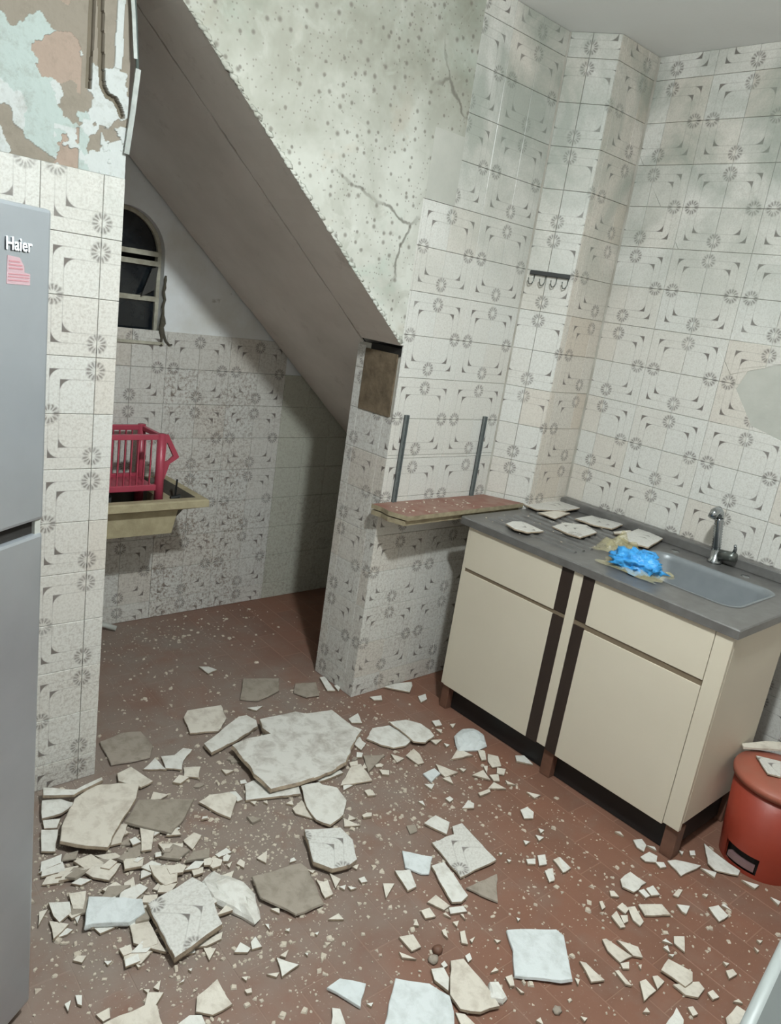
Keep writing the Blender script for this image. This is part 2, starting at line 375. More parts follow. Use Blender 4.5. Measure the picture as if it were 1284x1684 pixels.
PIECES = [
 ('G',10,0,'grey mortar slab lying against the foot of the tiled pier',1,[(929,2182),(912,2047),(971,2033),(1035,2026),(1068,2077),(1071,2178),(1011,2200)]),
 ('C',14,14,'large long beige slab, biggest of the heap beside the fridge',0,[(653,1756),(676,1813),(749,1913),(820,1947),(886,1926),(936,1889),(902,1833),(823,1755),(750,1670),(702,1705)]),
 ('C',9,6,'small beige slab poking out above the long beige slab',2,[(907,1987),(957,2000),(986,1899),(942,1889),(896,1950)]),
 ('G',12,4,'dusty dark grey square tile lying right of the long beige slab',0,[(836,1764),(907,1833),(1051,1757),(990,1697),(927,1655)]),
 ('W',8,0,'white bird-shaped shard between the pier foot and the grey square tile',2,[(1065,2013),(1107,2000),(1152,2025),(1174,2003),(1117,1956),(1091,1914),(1049,1946)]),
 ('W',8,0,'pointed white shard just left of the bird-shaped shard',2,[(990,1979),(1046,2016),(1052,1940)]),
 ('C',8,0,'small square cream piece right of the bird-shaped shard',2,[(1102,1926),(1152,1903),(1118,1853),(1081,1883)]),
 ('W',12,26,'long thin white strip leaning across the top of the heap beside the fridge',2,[(686,1992),(763,1939),(848,1961),(847,1947),(751,1919),(675,1958)]),
 ('W',12,8,'white chunk touching the fridge under the long thin strip',2,[(674,1961),(721,1942),(753,1900),(704,1882),(650,1887)]),
 ('W',10,4,'small white chunk by the fridge, second below the long thin strip',0,[(651,1884),(695,1866),(674,1834),(644,1849)]),
 ('W',10,2,'tall white chunk by the fridge, left of the long beige slab',0,[(636,1849),(676,1829),(641,1749),(610,1768)]),
 ('C',9,2,'narrow cream strip tucked along the right edge of the long beige slab',0,[(766,1698),(820,1767),(850,1764),(798,1693)]),
 ('C',9,3,'crumbling beige piece below the dark grey square tile',0,[(864,1724),(894,1691),(856,1628),(830,1637)]),
 ('C',10,0,'pale slab with a round stain behind the big mortar slab',1,[(1234,2187),(1268,2224),(1396,2203),(1370,2117),(1303,2056),(1208,2090)]),
 ('W',14,4,'long white slab tucked against the left corner of the big mortar slab',1,[(1211,1997),(1406,2095),(1438,2091),(1452,2047),(1434,2008),(1332,1970),(1209,1939)]),
 ('M',16,12,'largest mortar-backed slab lying in the middle of the debris',1,[(1273,1924),(1266,1799),(1255,1751),(1260,1660),(1366,1645),(1494,1646),(1568,1662),(1654,1734),(1736,1789),(1732,1959),(1622,1984),(1598,2012),(1447,2025),(1424,1972),(1430,1928),(1338,1938)]),
 ('W',12,0,'white tile edge sticking out below the big mortar slab',2,[(1224,1751),(1259,1755),(1288,1743),(1388,1687),(1350,1618),(1265,1651),(1185,1681)]),
 ('W',12,6,'rounded white slab just below the big mortar slab',2,[(1370,1649),(1419,1640),(1468,1583),(1455,1516),(1403,1466),(1339,1448),(1316,1491),(1326,1555)]),
 ('G',9,0,'dusty square tile on the floor near the laundry nook',1,[(1482,2214),(1570,2338),(1701,2274),(1651,2198),(1538,2172)]),
 ('G',9,0,'dusty grey tile half hidden behind the big mortar slab',1,[(1696,2162),(1742,2217),(1823,2185),(1774,2095),(1720,2108)]),
 ('C',8,0,'cream triangle right of the big mortar slab corner',2,[(1492,1595),(1598,1668),(1630,1655),(1603,1562)]),
 ('G',8,0,'grey-beige triangle right of the cream triangle',2,[(1666,1689),(1741,1654),(1621,1608)]),
 ('C',10,0,'ragged cream piece left of the rounded white slab',2,[(1059,1744),(1105,1758),(1164,1742),(1173,1709),(1107,1635),(1085,1673)]),
 ('W',9,0,'white strip jutting from under the right edge of the big mortar slab',2,[(1436,1663),(1543,1660),(1543,1643),(1444,1646)]),
 ('W',10,0,'left of two overlapping rounded white plates beside the big mortar slab',3,[(1744,1765),(1811,1809),(1882,1794),(1894,1730),(1890,1675),(1843,1657),(1793,1668),(1766,1704)]),
 ('W',9,11,'right of two overlapping rounded white plates beside the big mortar slab',3,[(1883,1797),(1954,1780),(1989,1732),(1991,1684),(1978,1645),(1914,1628),(1876,1654),(1882,1718)]),
 ('B',22,0,'round bluish white lump in front of the left cabinet door',3,[(2052,1613),(2114,1633),(2163,1613),(2168,1563),(2123,1507),(2071,1506),(1998,1538),(2019,1574)]),
 ('C',8,0,'cream triangle in front of the round bluish lump',3,[(1939,1517),(2009,1553),(2031,1493)]),
 ('B',8,0,'small bluish white square between two cream shards',3,[(1786,1505),(1844,1507),(1841,1474),(1779,1456)]),
 ('C',8,0,'long cream shard touching the small bluish square',3,[(1866,1525),(1900,1446),(1840,1450),(1843,1483)]),
 ('W',8,0,'white wedge lying against the base of the tiled pillar',3,[(2059,2029),(2126,2031),(2202,2009),(2182,1983),(2130,1945)]),
 ('W',9,0,'white shard with a stained line above the corner-patterned tile',3,[(1604,1312),(1665,1322),(1682,1274),(1632,1239)]),
 ('W',8,0,'pale shard against the black plinth of the cabinet',3,[(2175,1413),(2207,1396),(2191,1340),(2149,1385)]),
 ('F',22,14,'patterned white tile with dark corner marks on the heap nearest the camera',0,[(751,1434),(743,1342),(736,1252),(781,1259),(876,1279),(905,1406),(887,1455),(835,1444)]),
 ('C',10,0,'cream tile piece under the left edge of the patterned heap tile',0,[(702,1421),(749,1430),(739,1296),(687,1361)]),
 ('B',16,6,'bluish white rectangle left of the patterned heap tile',0,[(607,1457),(649,1543),(703,1506),(757,1468),(745,1424),(699,1414),(627,1455)]),
 ('W',10,2,'white shield-shaped chunk at the left end of the heap',0,[(567,1584),(611,1561),(603,1527),(568,1510),(563,1536)]),
 ('C',9,0,'cream triangle at the front left end of the heap',0,[(551,1531),(587,1497),(541,1470)]),
 ('C',10,2,'beige upright-looking chunk left of the bluish rectangle',0,[(617,1587),(657,1574),(630,1521),(609,1534)]),
 ('C',12,4,'mottled cream slab behind the patterned heap tile',0,[(822,1573),(889,1532),(858,1480),(825,1482),(815,1532)]),
 ('C',9,2,'beige piece behind the mottled cream slab',0,[(880,1641),(939,1605),(909,1554),(883,1573)]),
 ('C',9,4,'beige flake in the middle of the heap',0,[(676,1635),(711,1652),(766,1618),(717,1578),(686,1610)]),
 ('C',9,6,'beige flake under the lower end of the long beige slab',0,[(775,1630),(824,1607),(807,1577),(763,1591)]),
 ('W',9,2,'white sliver against the fridge in the heap',0,[(584,1695),(598,1731),(652,1731),(638,1700)]),
 ('C',9,0,'beige sliver left of the heap middle',0,[(608,1658),(631,1681),(678,1671),(643,1649)]),
 ('C',10,0,'cream plate cut off by the bottom edge of the photo at left',0,[(540,1203),(657,1197),(663,1180),(651,1122)]),
 ('C',9,0,'cream five-sided plate near the bottom edge at left',0,[(743,1154),(803,1170),(798,1117),(799,1095),(750,1095),(723,1122)]),
 ('F',20,8,'patterned white tile piece standing proud below the rounded slab',2,[(1248,1461),(1348,1414),(1348,1353),(1310,1285),(1280,1279),(1226,1292),(1195,1342)]),
 ('G',10,4,'grey-beige diamond-shaped tile right of the heap',6,[(1029,1392),(1173,1367),(1178,1344),(1143,1216),(1059,1223),(1010,1319)]),
 ('W',26,0,'thick white lump between the patterned heap tile and the grey diamond tile',6,[(910,1448),(950,1468),(1005,1388),(1009,1342),(978,1264),(956,1256),(943,1293),(904,1377)]),
 ('C',8,0,'cream square at the right corner of the grey diamond tile',6,[(1177,1298),(1191,1283),(1205,1281),(1187,1233),(1159,1233)]),
 ('W',8,0,'white arrowhead shard below the grey diamond tile',6,[(948,1146),(982,1098),(929,1093)]),
 ('B',9,0,'bluish white piece alone on the red floor near the bottom',7,[(997,1010),(1038,1014),(1083,969),(1032,927)]),
 ('W',8,0,'white horn-shaped shard at the bottom edge left of the big pale plate',6,[(978,964),(992,951),(978,911),(950,930)]),
 ('F',10,0,'square tile with dark corner marks lying in the centre of the floor',3,[(1564,1236),(1649,1226),(1671,1254),(1710,1248),(1694,1166),(1677,1075),(1532,1085),(1548,1162)]),
 ('B',8,0,'bluish white shard left of the centre square tile',7,[(1461,1257),(1524,1191),(1467,1147),(1447,1159),(1424,1203)]),
 ('W',10,0,'small white block left of the narrow white strip',7,[(1387,1208),(1428,1187),(1399,1129),(1367,1131),(1376,1164)]),
 ('W',10,0,'narrow white strip beside the centre square tile',7,[(1492,1166),(1537,1157),(1498,1024),(1465,1018),(1440,1031)]),
 ('G',8,0,'grey-beige triangular shard below the centre square tile',7,[(1517,1050),(1640,1040),(1557,965)]),
 ('C',8,0,'cream chip with four sides below the narrow white strip',7,[(1242,1029),(1279,1014),(1269,973),(1239,977)]),
 ('B',12,0,'large pale square tile alone on the red floor',5,[(1499,886),(1557,850),(1615,808),(1614,783),(1570,739),(1516,685),(1488,699),(1442,743),(1402,778),(1462,833)]),
 ('B',12,0,'large pale plate cut off by the bottom edge in the middle',7,[(1150,940),(1208,882),(1225,829),(1203,794),(1155,745),(1014,837)]),
 ('C',12,3,'smooth cream plate right of the cut-off pale plate',7,[(1296,898),(1329,885),(1318,795),(1304,742),(1253,757),(1218,790),(1225,831)]),
 ('W',10,0,'white shard tucked left of the smooth cream plate',7,[(1242,911),(1272,896),(1261,866),(1232,840),(1226,883)]),
 ('W',20,0,'pinkish white lump right of the smooth cream plate',7,[(1331,802),(1352,789),(1340,748),(1320,746),(1297,767)]),
 ('W',8,0,'white five-sided piece below the right cabinet door',4,[(1948,820),(2008,822),(2010,768),(1938,767),(1926,799)]),
 ('C',8,0,'cream four-sided shard left of the lone bluish wedge',5,[(1907,734),(1970,694),(1954,656),(1885,700)]),
 ('W',8,0,'pale wedge on the bare floor below the red bin',5,[(2084,609),(2119,595),(2103,557),(2057,563)]),
 ('C',8,0,'left of two long parallel cream shards at lower right',5,[(1700,720),(1711,716),(1722,642),(1676,649),(1680,690)]),
 ('C',8,0,'right of two long parallel cream shards at lower right',5,[(1735,697),(1765,649),(1743,622),(1725,641)]),
 ('C',8,0,'cream sail-shaped shard right of the large pale square tile',5,[(1587,714),(1597,701),(1591,640),(1556,657)]),
 ('C',8,0,'cream arrow-shaped shard below the parallel shards',5,[(1666,587),(1688,582),(1680,547),(1623,548)]),
 ('C',9,4,'upper of two overlapping cream pieces at lower right',5,[(1745,572),(1795,579),(1811,518),(1783,504),(1751,507)]),
 ('C',8,0,'lower of two overlapping cream pieces at lower right',5,[(1735,532),(1804,496),(1795,476),(1754,473),(1733,496)]),
 ('W',7,0,'white triangle between the cabinet leg and the red bin',4,[(2162,783),(2188,772),(2238,709),(2135,722)]),
 ('W',7,2,'white jagged piece pressed against the red bin pedal',4,[(2351,757),(2342,727),(2332,662),(2331,625),(2304,619),(2255,672),(2266,702)]),
 ('C',8,0,'pale piece in the corner beside the white table edge',5,[(1758,404),(1819,404),(1825,370),(1773,374),(1741,392)]),
 ('W',8,0,'white shard cut off by the bottom edge at right',5,[(1600,482),(1680,492),(1662,463),(1636,452)]),
 ('C',7,0,None,2,[(944,1829),(969,1861),(1001,1825),(972,1817)]),
 ('W',7,0,None,1,[(1862,2215),(1885,2211),(1858,2099),(1828,2114)]),
 ('W',7,0,None,1,[(1876,2133),(1919,2134),(1866,2088)]),
 ('W',7,0,None,2,[(1773,1906),(1832,1921),(1802,1859),(1766,1878)]),
 ('W',7,0,None,2,[(1684,1766),(1724,1779),(1726,1743),(1684,1720)]),
 ('W',7,0,None,2,[(1166,1745),(1185,1739),(1184,1694),(1164,1693)]),
 ('W',7,0,None,1,[(1472,2145),(1535,2132),(1495,2114)]),
 ('W',7,0,None,1,[(1465,2510),(1500,2494),(1519,2455),(1471,2440)]),
 ('C',7,0,None,2,[(1290,1579),(1340,1599),(1326,1501),(1286,1555)]),
 ('C',7,0,None,2,[(1403,1464),(1425,1408),(1380,1431)]),
 ('C',7,0,None,2,[(1202,1859),(1236,1835),(1202,1829)]),
 ('C',7,0,None,0,[(947,1622),(988,1636),(1001,1613),(953,1580)]),
 ('C',7,0,None,2,[(1085,1455),(1126,1464),(1098,1425)]),
 ('C',7,0,None,2,[(1547,1536),(1569,1533),(1564,1498),(1538,1508)]),
 ('C',7,0,None,2,[(1288,1611),(1314,1614),(1305,1592)]),
 ('C',7,0,None,2,[(1232,1653),(1247,1653),(1238,1636)]),
 ('C',7,0,None,2,[(1197,1673),(1217,1666),(1202,1652)]),
 ('C',7,0,None,2,[(1665,1600),(1694,1579),(1676,1558),(1657,1574)]),
 ('C',7,0,None,3,[(1936,1412),(1997,1413),(1973,1357)]),
 ('C',7,0,None,3,[(2089,1473),(2114,1443),(2076,1395),(2038,1406),(2052,1440)]),
 ('C',7,0,None,3,[(2075,1514),(2094,1492),(2054,1449),(2035,1455)]),
 ('C',7,0,None,3,[(2053,1397),(2076,1374),(2042,1353),(2024,1373)]),
 ('C',7,0,None,3,[(1764,1651),(1789,1606),(1747,1599)]),
 ('C',7,0,None,3,[(1807,1617),(1862,1635),(1858,1599),(1834,1550),(1808,1554)]),
 ('C',7,0,None,3,[(1927,1330),(1976,1345),(1987,1296)]),
 ('C',7,0,None,3,[(1877,1330),(1932,1327),(1924,1313),(1872,1315)]),
 ('C',7,0,None,3,[(2037,1248),(2065,1208),(2032,1208)]),
 ('C',7,0,None,3,[(2020,1330),(2034,1293),(2010,1311)]),
 ('C',7,0,None,2,[(1545,1535),(1571,1524),(1565,1501),(1540,1510)]),
 ('C',7,0,None,3,[(1924,1464),(1946,1447),(1922,1440)]),
 ('C',7,0,None,3,[(2031,1692),(2052,1675),(2030,1657)]),
 ('C',7,0,None,3,[(1828,1453),(1859,1446),(1839,1409)]),
 ('C',7,0,None,3,[(2107,1688),(2133,1680),(2098,1662)]),
 ('C',7,0,None,3,[(1957,1645),(2002,1626),(1956,1612)]),
 ('C',7,0,None,3,[(1992,1381),(2026,1367),(1999,1337),(1980,1348)]),
 ('C',7,0,None,3,[(2015,1429),(2030,1421),(1992,1391)]),
 ('W',7,0,None,3,[(2057,1739),(2092,1732),(2075,1698),(2043,1703)]),
 ('W',7,0,None,3,[(2142,1907),(2185,1906),(2160,1871),(2119,1865)]),
 ('W',7,0,None,2,[(1953,1995),(2006,1982),(1985,1953),(1954,1968)]),
 ('W',7,0,None,3,[(1769,1303),(1819,1322),(1823,1298),(1805,1282)]),
 ('W',7,0,None,3,[(1757,1368),(1779,1368),(1779,1350),(1756,1346)]),
 ('W',7,0,None,3,[(1938,1195),(1972,1193),(1970,1163),(1943,1144),(1915,1160)]),
 ('W',7,0,None,3,[(1882,1088),(1898,1066),(1870,1063)]),
 ('W',7,0,None,3,[(1827,1093),(1841,1076),(1817,1075)]),
 ('W',7,0,None,3,[(1918,1103),(1927,1086),(1904,1083)]),
 ('W',7,0,None,3,[(1748,1461),(1780,1442),(1750,1426)]),
 ('W',7,0,None,3,[(1665,1403),(1681,1398),(1670,1373)]),
 ('W',7,0,None,3,[(1989,1605),(2003,1586),(1981,1581)]),
 ('W',7,0,None,2,[(1754,1856),(1772,1823),(1742,1805)]),
 ('W',7,0,None,2,[(1715,1808),(1734,1787),(1712,1733),(1686,1736)]),
 ('C',7,0,None,0,[(945,1615),(999,1611),(952,1575)]),
 ('C',7,0,None,0,[(746,1555),(776,1562),(761,1509),(735,1525)]),
 ('C',7,0,None,0,[(721,1688),(772,1670),(782,1644),(741,1655)]),
 ('C',7,0,None,0,[(542,1572),(562,1570),(526,1528)]),
 ('C',7,0,None,0,[(818,1264),(843,1247),(813,1225)]),
 ('C',7,0,None,0,[(791,1281),(881,1282),(867,1264),(826,1264)]),
 ('C',7,0,None,0,[(558,1393),(571,1400),(588,1389),(573,1376)]),
 ('C',7,0,None,0,[(676,1229),(698,1238),(683,1215)]),
 ('C',7,0,None,0,[(656,1237),(668,1229),(661,1220)]),
 ('C',7,0,None,0,[(549,1234),(579,1235),(571,1210),(555,1210)]),
 ('C',7,0,None,0,[(696,1338),(717,1319),(698,1317)]),
 ('C',7,0,None,0,[(669,1315),(677,1295),(670,1295)]),
 ('W',7,0,None,0,[(629,1461),(673,1432),(636,1432)]),
 ('W',7,0,None,0,[(614,1354),(630,1344),(617,1339)]),
 ('W',7,0,None,0,[(531,1303),(543,1295),(533,1270),(527,1279)]),
 ('W',7,0,None,0,[(505,1294),(520,1296),(505,1272)]),
 ('W',7,0,None,0,[(606,1525),(626,1519),(603,1488)]),
 ('W',7,0,None,0,[(675,1118),(710,1124),(732,1110),(728,1082)]),
 ('W',7,0,None,0,[(761,1230),(771,1228),(764,1221)]),
 ('W',7,0,None,0,[(728,1208),(744,1212),(738,1206)]),
 ('C',7,0,None,6,[(1225,1300),(1238,1265),(1205,1246)]),
 ('C',7,0,None,2,[(1086,1454),(1127,1465),(1098,1426)]),
 ('C',7,0,None,6,[(1123,1172),(1159,1173),(1158,1149)]),
 ('C',7,0,None,6,[(958,1146),(986,1149),(967,1134)]),
 ('C',7,0,None,6,[(904,1120),(932,1107),(919,1100)]),
 ('C',7,0,None,6,[(852,1145),(866,1138),(856,1130)]),
 ('C',7,0,None,6,[(840,1112),(856,1108),(851,1097),(840,1101)]),
 ('C',7,0,None,2,[(1027,1466),(1045,1476),(1051,1458),(1036,1440)]),
 ('C',7,0,None,6,[(1002,1475),(1023,1479),(1003,1461)]),
 ('C',7,0,None,7,[(1294,1288),(1318,1284),(1300,1271)]),
 ('C',7,0,None,6,[(1018,1280),(1041,1272),(1030,1255)]),
 ('C',7,0,None,6,[(1180,1342),(1198,1330),(1185,1324)]),
 ('W',7,0,None,6,[(872,1213),(900,1232),(912,1202),(899,1195)]),
 ('W',7,0,None,6,[(921,1218),(940,1227),(937,1191),(912,1197)]),
 ('W',7,0,None,6,[(1011,1203),(1026,1202),(1018,1193)]),
 ('W',7,0,None,7,[(1217,1245),(1238,1242),(1223,1229)]),
 ('W',7,0,None,7,[(1238,1235),(1256,1217),(1237,1220)]),
 ('W',7,0,None,7,[(1281,1241),(1301,1239),(1296,1219),(1278,1224)]),
 ('W',7,0,None,7,[(1051,928),(1066,921),(1055,916)]),
 ('W',7,0,None,6,[(980,1246),(988,1241),(980,1224)]),
 ('W',7,0,None,6,[(1068,1155),(1081,1153),(1070,1146)]),
 ('W',7,0,None,6,[(1013,1120),(1021,1115),(1014,1109)]),
 ('C',7,0,None,7,[(1328,1191),(1357,1173),(1299,1144)]),
 ('C',7,0,None,7,[(1387,1074),(1427,1080),(1432,1029),(1407,1028)]),
 ('C',7,0,None,7,[(1350,1061),(1379,1056),(1372,1024),(1342,1034)]),
 ('C',7,0,None,7,[(1211,994),(1234,953),(1206,977)]),
 ('C',7,0,None,7,[(1384,792),(1405,787),(1383,761),(1373,767)]),
 ('C',7,0,None,7,[(1362,821),(1385,825),(1385,814)]),
 ('C',7,0,None,7,[(1208,795),(1224,779),(1225,745),(1194,761)]),
 ('C',7,0,None,7,[(1390,953),(1405,949),(1378,912),(1367,925)]),
 ('C',7,0,None,7,[(1393,920),(1413,919),(1391,910)]),
 ('C',7,0,None,7,[(1352,983),(1365,981),(1348,955),(1346,969)]),
 ('C',7,0,None,7,[(1397,986),(1416,980),(1395,968)]),
 ('C',7,0,None,7,[(1300,1036),(1322,1047),(1311,1026)]),
 ('C',7,0,None,7,[(1385,759),(1389,735),(1382,740)]),
 ('C',7,0,None,5,[(1353,672),(1369,671),(1359,654)]),
 ('C',7,0,None,7,[(1395,1020),(1405,1020),(1404,998)]),
 ('C',7,0,None,7,[(1435,994),(1442,990),(1433,972)]),
 ('C',7,0,None,7,[(1450,886),(1462,872),(1447,873)]),
 ('W',7,0,None,7,[(1424,1027),(1463,1009),(1458,989),(1412,1009)]),
 ('W',7,0,None,3,[(1766,1033),(1795,1019),(1775,1003),(1754,1017)]),
 ('W',7,0,None,3,[(1811,1025),(1837,1014),(1806,984),(1779,993)]),
 ('W',7,0,None,5,[(1777,971),(1805,965),(1775,931),(1749,932)]),
 ('W',7,0,None,5,[(1841,986),(1868,982),(1856,934),(1819,934)]),
 ('W',7,0,None,3,[(1882,1087),(1896,1065),(1870,1064)]),
 ('W',7,0,None,3,[(1915,1102),(1927,1086),(1908,1084)]),
 ('W',7,0,None,3,[(1826,1090),(1839,1078),(1818,1074)]),
 ('W',7,0,None,3,[(1714,1097),(1724,1090),(1712,1086)]),
 ('W',7,0,None,3,[(1714,1065),(1724,1054),(1709,1052)]),
 ('W',7,0,None,7,[(1560,901),(1565,891),(1553,889)]),
 ('W',7,0,None,7,[(1275,909),(1290,911),(1287,896),(1273,896)]),
 ('W',7,0,None,7,[(1345,892),(1363,892),(1353,875),(1337,874)]),
 ('W',7,0,None,4,[(1958,764),(1980,759),(1970,732),(1951,735)]),
 ('W',7,0,None,4,[(1985,755),(2019,751),(2000,717),(1972,730)]),
 ('W',7,0,None,5,[(2010,670),(2040,643),(1999,633),(1997,646)]),
 ('W',7,0,None,5,[(2128,591),(2142,590),(2135,561)]),
 ('W',7,0,None,5,[(1844,623),(1859,621),(1859,599)]),
 ('W',7,0,None,5,[(1826,610),(1843,606),(1826,589)]),
 ('W',7,0,None,5,[(1816,589),(1831,579),(1818,577)]),
 ('W',7,0,None,4,[(2227,706),(2255,666),(2225,658)]),
 ('W',7,0,None,4,[(2152,900),(2183,885),(2168,860),(2132,848),(2130,873)]),
 ('W',7,0,None,4,[(2098,841),(2148,838),(2153,812),(2122,798),(2094,820)]),
 ('W',7,0,None,4,[(2121,803),(2144,785),(2132,769),(2110,778)]),
 ('W',7,0,None,4,[(2294,606),(2323,561),(2293,562)]),
 ('W',7,0,None,5,[(2301,519),(2311,491),(2288,489)]),
 ('W',7,0,None,4,[(2168,860),(2185,840),(2174,827)]),
 ('W',7,0,None,4,[(2273,767),(2290,757),(2271,744),(2255,754)]),
 ('W',7,0,None,4,[(2243,786),(2252,775),(2230,769)]),
 ('C',7,0,None,5,[(1842,764),(1872,765),(1868,739),(1840,734)]),
 ('C',7,0,None,5,[(1797,754),(1829,757),(1798,708),(1782,715)]),
 ('C',7,0,None,5,[(1870,746),(1892,736),(1862,689),(1838,686),(1840,711)]),
 ('C',7,0,None,5,[(1823,741),(1842,729),(1823,715),(1805,718)]),
 ('C',7,0,None,5,[(1675,648),(1701,637),(1680,624),(1666,634)]),
 ('C',7,0,None,5,[(1889,613),(1916,595),(1862,566),(1865,599)]),
 ('C',7,0,None,5,[(1642,643),(1653,639),(1639,591),(1629,603)]),
 ('C',7,0,None,5,[(1712,577),(1727,570),(1725,549),(1686,547)]),
 ('C',7,0,None,5,[(1838,986),(1868,981),(1858,933),(1825,932)]),
 ('C',7,0,None,5,[(1791,971),(1809,964),(1769,928),(1754,933)]),
 ('C',7,0,None,5,[(2088,469),(2101,457),(2083,457)]),
 ('C',7,0,None,5,[(2054,462),(2054,447),(2043,447)]),
 ('C',7,0,None,5,[(1902,471),(1925,462),(1918,447),(1884,453)]),
 ('C',7,0,None,5,[(1925,490),(1935,476),(1919,477)]),
 ('C',7,0,None,5,[(1791,467),(1812,463),(1805,442),(1782,448)]),
 ('C',7,0,None,5,[(1823,415),(1843,410),(1840,397)]),
 ('C',7,0,None,5,[(1705,476),(1719,469),(1709,450),(1692,455)]),
 ('C',7,0,None,5,[(1594,534),(1615,536),(1609,523)]),
 ('C',7,0,None,5,[(1453,617),(1464,604),(1450,603)]),
 ('C',7,0,None,4,[(1880,813),(1892,805),(1884,782),(1865,798)]),
 ('C',7,0,None,5,[(1815,805),(1826,802),(1813,782),(1795,782)]),
 ('C',7,0,None,4,[(2035,695),(2075,699),(2084,689),(2043,681)]),
 ('C',7,0,None,4,[(2133,956),(2150,946),(2140,926)]),
 ('C',7,0,None,5,[(1533,690),(1540,679),(1522,672)]),
 ('C',7,0,None,5,[(1712,617),(1723,613),(1705,605)]),
 ('C',7,0,None,5,[(2119,646),(2137,635),(2120,632)]),
]
DRAINER = [
 ('F',7,'patterned tile half lying farthest back on the steel drainer',[(2566,1896),(2711,1897),(2823,1897),(2817,1758),(2665,1746),(2548,1806)]),
 ('C',7,'cream sliver in front of the farthest tile on the drainer',[(2520,1773),(2624,1772),(2678,1728),(2523,1692)]),
 ('F',8,'pale pointed tile piece at the left front of the drainer',[(2223,1698),(2282,1715),(2332,1701),(2315,1588),(2224,1593),(2202,1638)]),
 ('F',8,'square broken tile in the middle of the drainer',[(2407,1621),(2519,1641),(2590,1585),(2537,1503),(2394,1480),(2386,1534)]),
 ('F',8,'broken tile in front of the backsplash in the middle of the drainer',[(2619,1664),(2753,1675),(2797,1544),(2665,1517),(2622,1576)]),
 ('C',6,'thin cream sliver beside the plastic bag',[(2638,1494),(2748,1482),(2716,1458),(2611,1472)]),
 ('F',8,'broken patterned tile between the drainer and the sink bowl',[(2599,1445),(2805,1477),(2770,1354),(2590,1312),(2572,1375)]),
]
# ================================================================== SETTING
YB, XR, YL = 2.035, 2.83, 3.027         # tiled back wall, right wall, laundry wall (tile faces)
TH = 0.006                              # tile thickness
CEIL = 2.58
XP, XQ = 0.857, 1.89                    # pier edge, pillar edge
SLOPE = 0.87                            # stair pitch
def soff(x): return 1.413 + SLOPE * (1.862 - x)

def structure(name, bm, mat, label):
    o = obj(name, bm, mat); tag(o, label, 'structure', None, 'structure'); return o

# --- walls
bm = bmesh.new(); add_box(bm, -0.75, XP - 0.004, YB + TH, YB + 0.15, 0, 1.742); wall_pier = structure('wall_pier', bm, M['mortar_bed'], 'tiled wall stub beside the fridge with peeling paint above')
# peeling paint over the pier: real relief, paint layers as thin steps
def peel_mesh():
    x0, x1, z0, z1, s = 0.50, XP - 0.002, 1.742, 2.22, 0.0022
    nx, nz = int((x1 - x0) / s), int((z1 - z0) / s)
    g2 = [(0.778, 2.6), (0.778, 2.116), (0.785, 1.98), (0.789, 1.94), (0.802, 1.921), (0.821, 1.916), (0.832, 1.902), (0.840, 1.885)]
    def dseg(p, a, b):
        ax, ay = b[0] - a[0], b[1] - a[1]; t = max(0, min(1, ((p[0] - a[0]) * ax + (p[1] - a[1]) * ay) / (ax * ax + ay * ay)))
        return math.hypot(p[0] - a[0] - ax * t, p[1] - a[1] - ay * t)
    col = {'plaster': lin(139, 131, 119), 'white': lin(188, 192, 190), 'mint': lin(170, 181, 177), 'pink': lin(158, 141, 128), 'chase': lin(112, 104, 90)}
    verts, cols = [], []
    for j in range(nz + 1):
        for i in range(nx + 1):
            x = x0 + (x1 - x0) * i / nx; z = z0 + (z1 - z0) * j / nz
            f = lambda s_, o_: noise.fractal(Vector((x * s_ + o_, z * s_, o_)), 1.0, 2.0, 5)
            d = 0.0; c = 'plaster'
            a = f(7.0, 3.1) + (0.72 - x) * 3.0 - abs(z - 1.90) * 0.9
            if a > 0.02: d, c = -0.0016, 'white'
            if f(5.0, 9.7) - abs(x - 0.66) * 3.5 - abs(z - 1.9) * 1.3 > -0.28 and a > -0.1: d, c = -0.0012, 'mint'
            if f(9.0, 5.2) > 0.26 and x < 0.74: d, c = 0.0008, 'pink'
            if f(8.0, 14.0) > 0.18 and z < 1.83 and x > 0.68: d, c = -0.0016, 'white'
            if (0.815 < x + 0.004 * f(14, 6) < 0.834 and z > 1.985) or (x > 0.79 and z < 1.86 and f(16, 8) > 0.08): d, c = -0.003, 'white'
            d += 0.0012 * f(30.0, 1.0)
            g = min(abs(x - 0.757 - 0.002 * f(8, 4)) if z > 1.924 else 1, min(dseg((x, z), p, q) for p, q in zip(g2, g2[1:])))
            if g < 0.0055: d, c = 0.012, 'chase'
            elif g < 0.0075: d, c = max(d, 0.005), 'plaster'
            verts.append((x, YB + 0.003 + d, z)); cols.append(col[c])
    faces = [(j * (nx + 1) + i, j * (nx + 1) + i + 1, (j + 1) * (nx + 1) + i + 1, (j + 1) * (nx + 1) + i) for j in range(nz) for i in range(nx)]
    me = bpy.data.meshes.new('peeling_paint'); me.from_pydata(verts, [], faces)
    at = me.color_attributes.new('paint', 'FLOAT_COLOR', 'POINT')
    for k, c in enumerate(cols): at.data[k].color = c
    return me
mp, nt, b = new_mat('peeling_paint_layers', 0.85, 0, 0.2)
an = nt.nodes.new('ShaderNodeAttribute'); an.attribute_name = 'paint'
out(b, mix(step(tex_noise(pos(), 40.0, 5.0, 0.7), 0.5, 0.75) * 0.45, V(an.outputs['Color']), lin(120, 112, 100)))
bump(b, tex_noise(pos(), 60.0, 5.0), 0.3, 0.004)
pp = obj('peeling_paint', peel_mesh(), mp, wall_pier, smooth=False)
pp['label'] = 'mint, white and brown peeling paint with chased grooves'
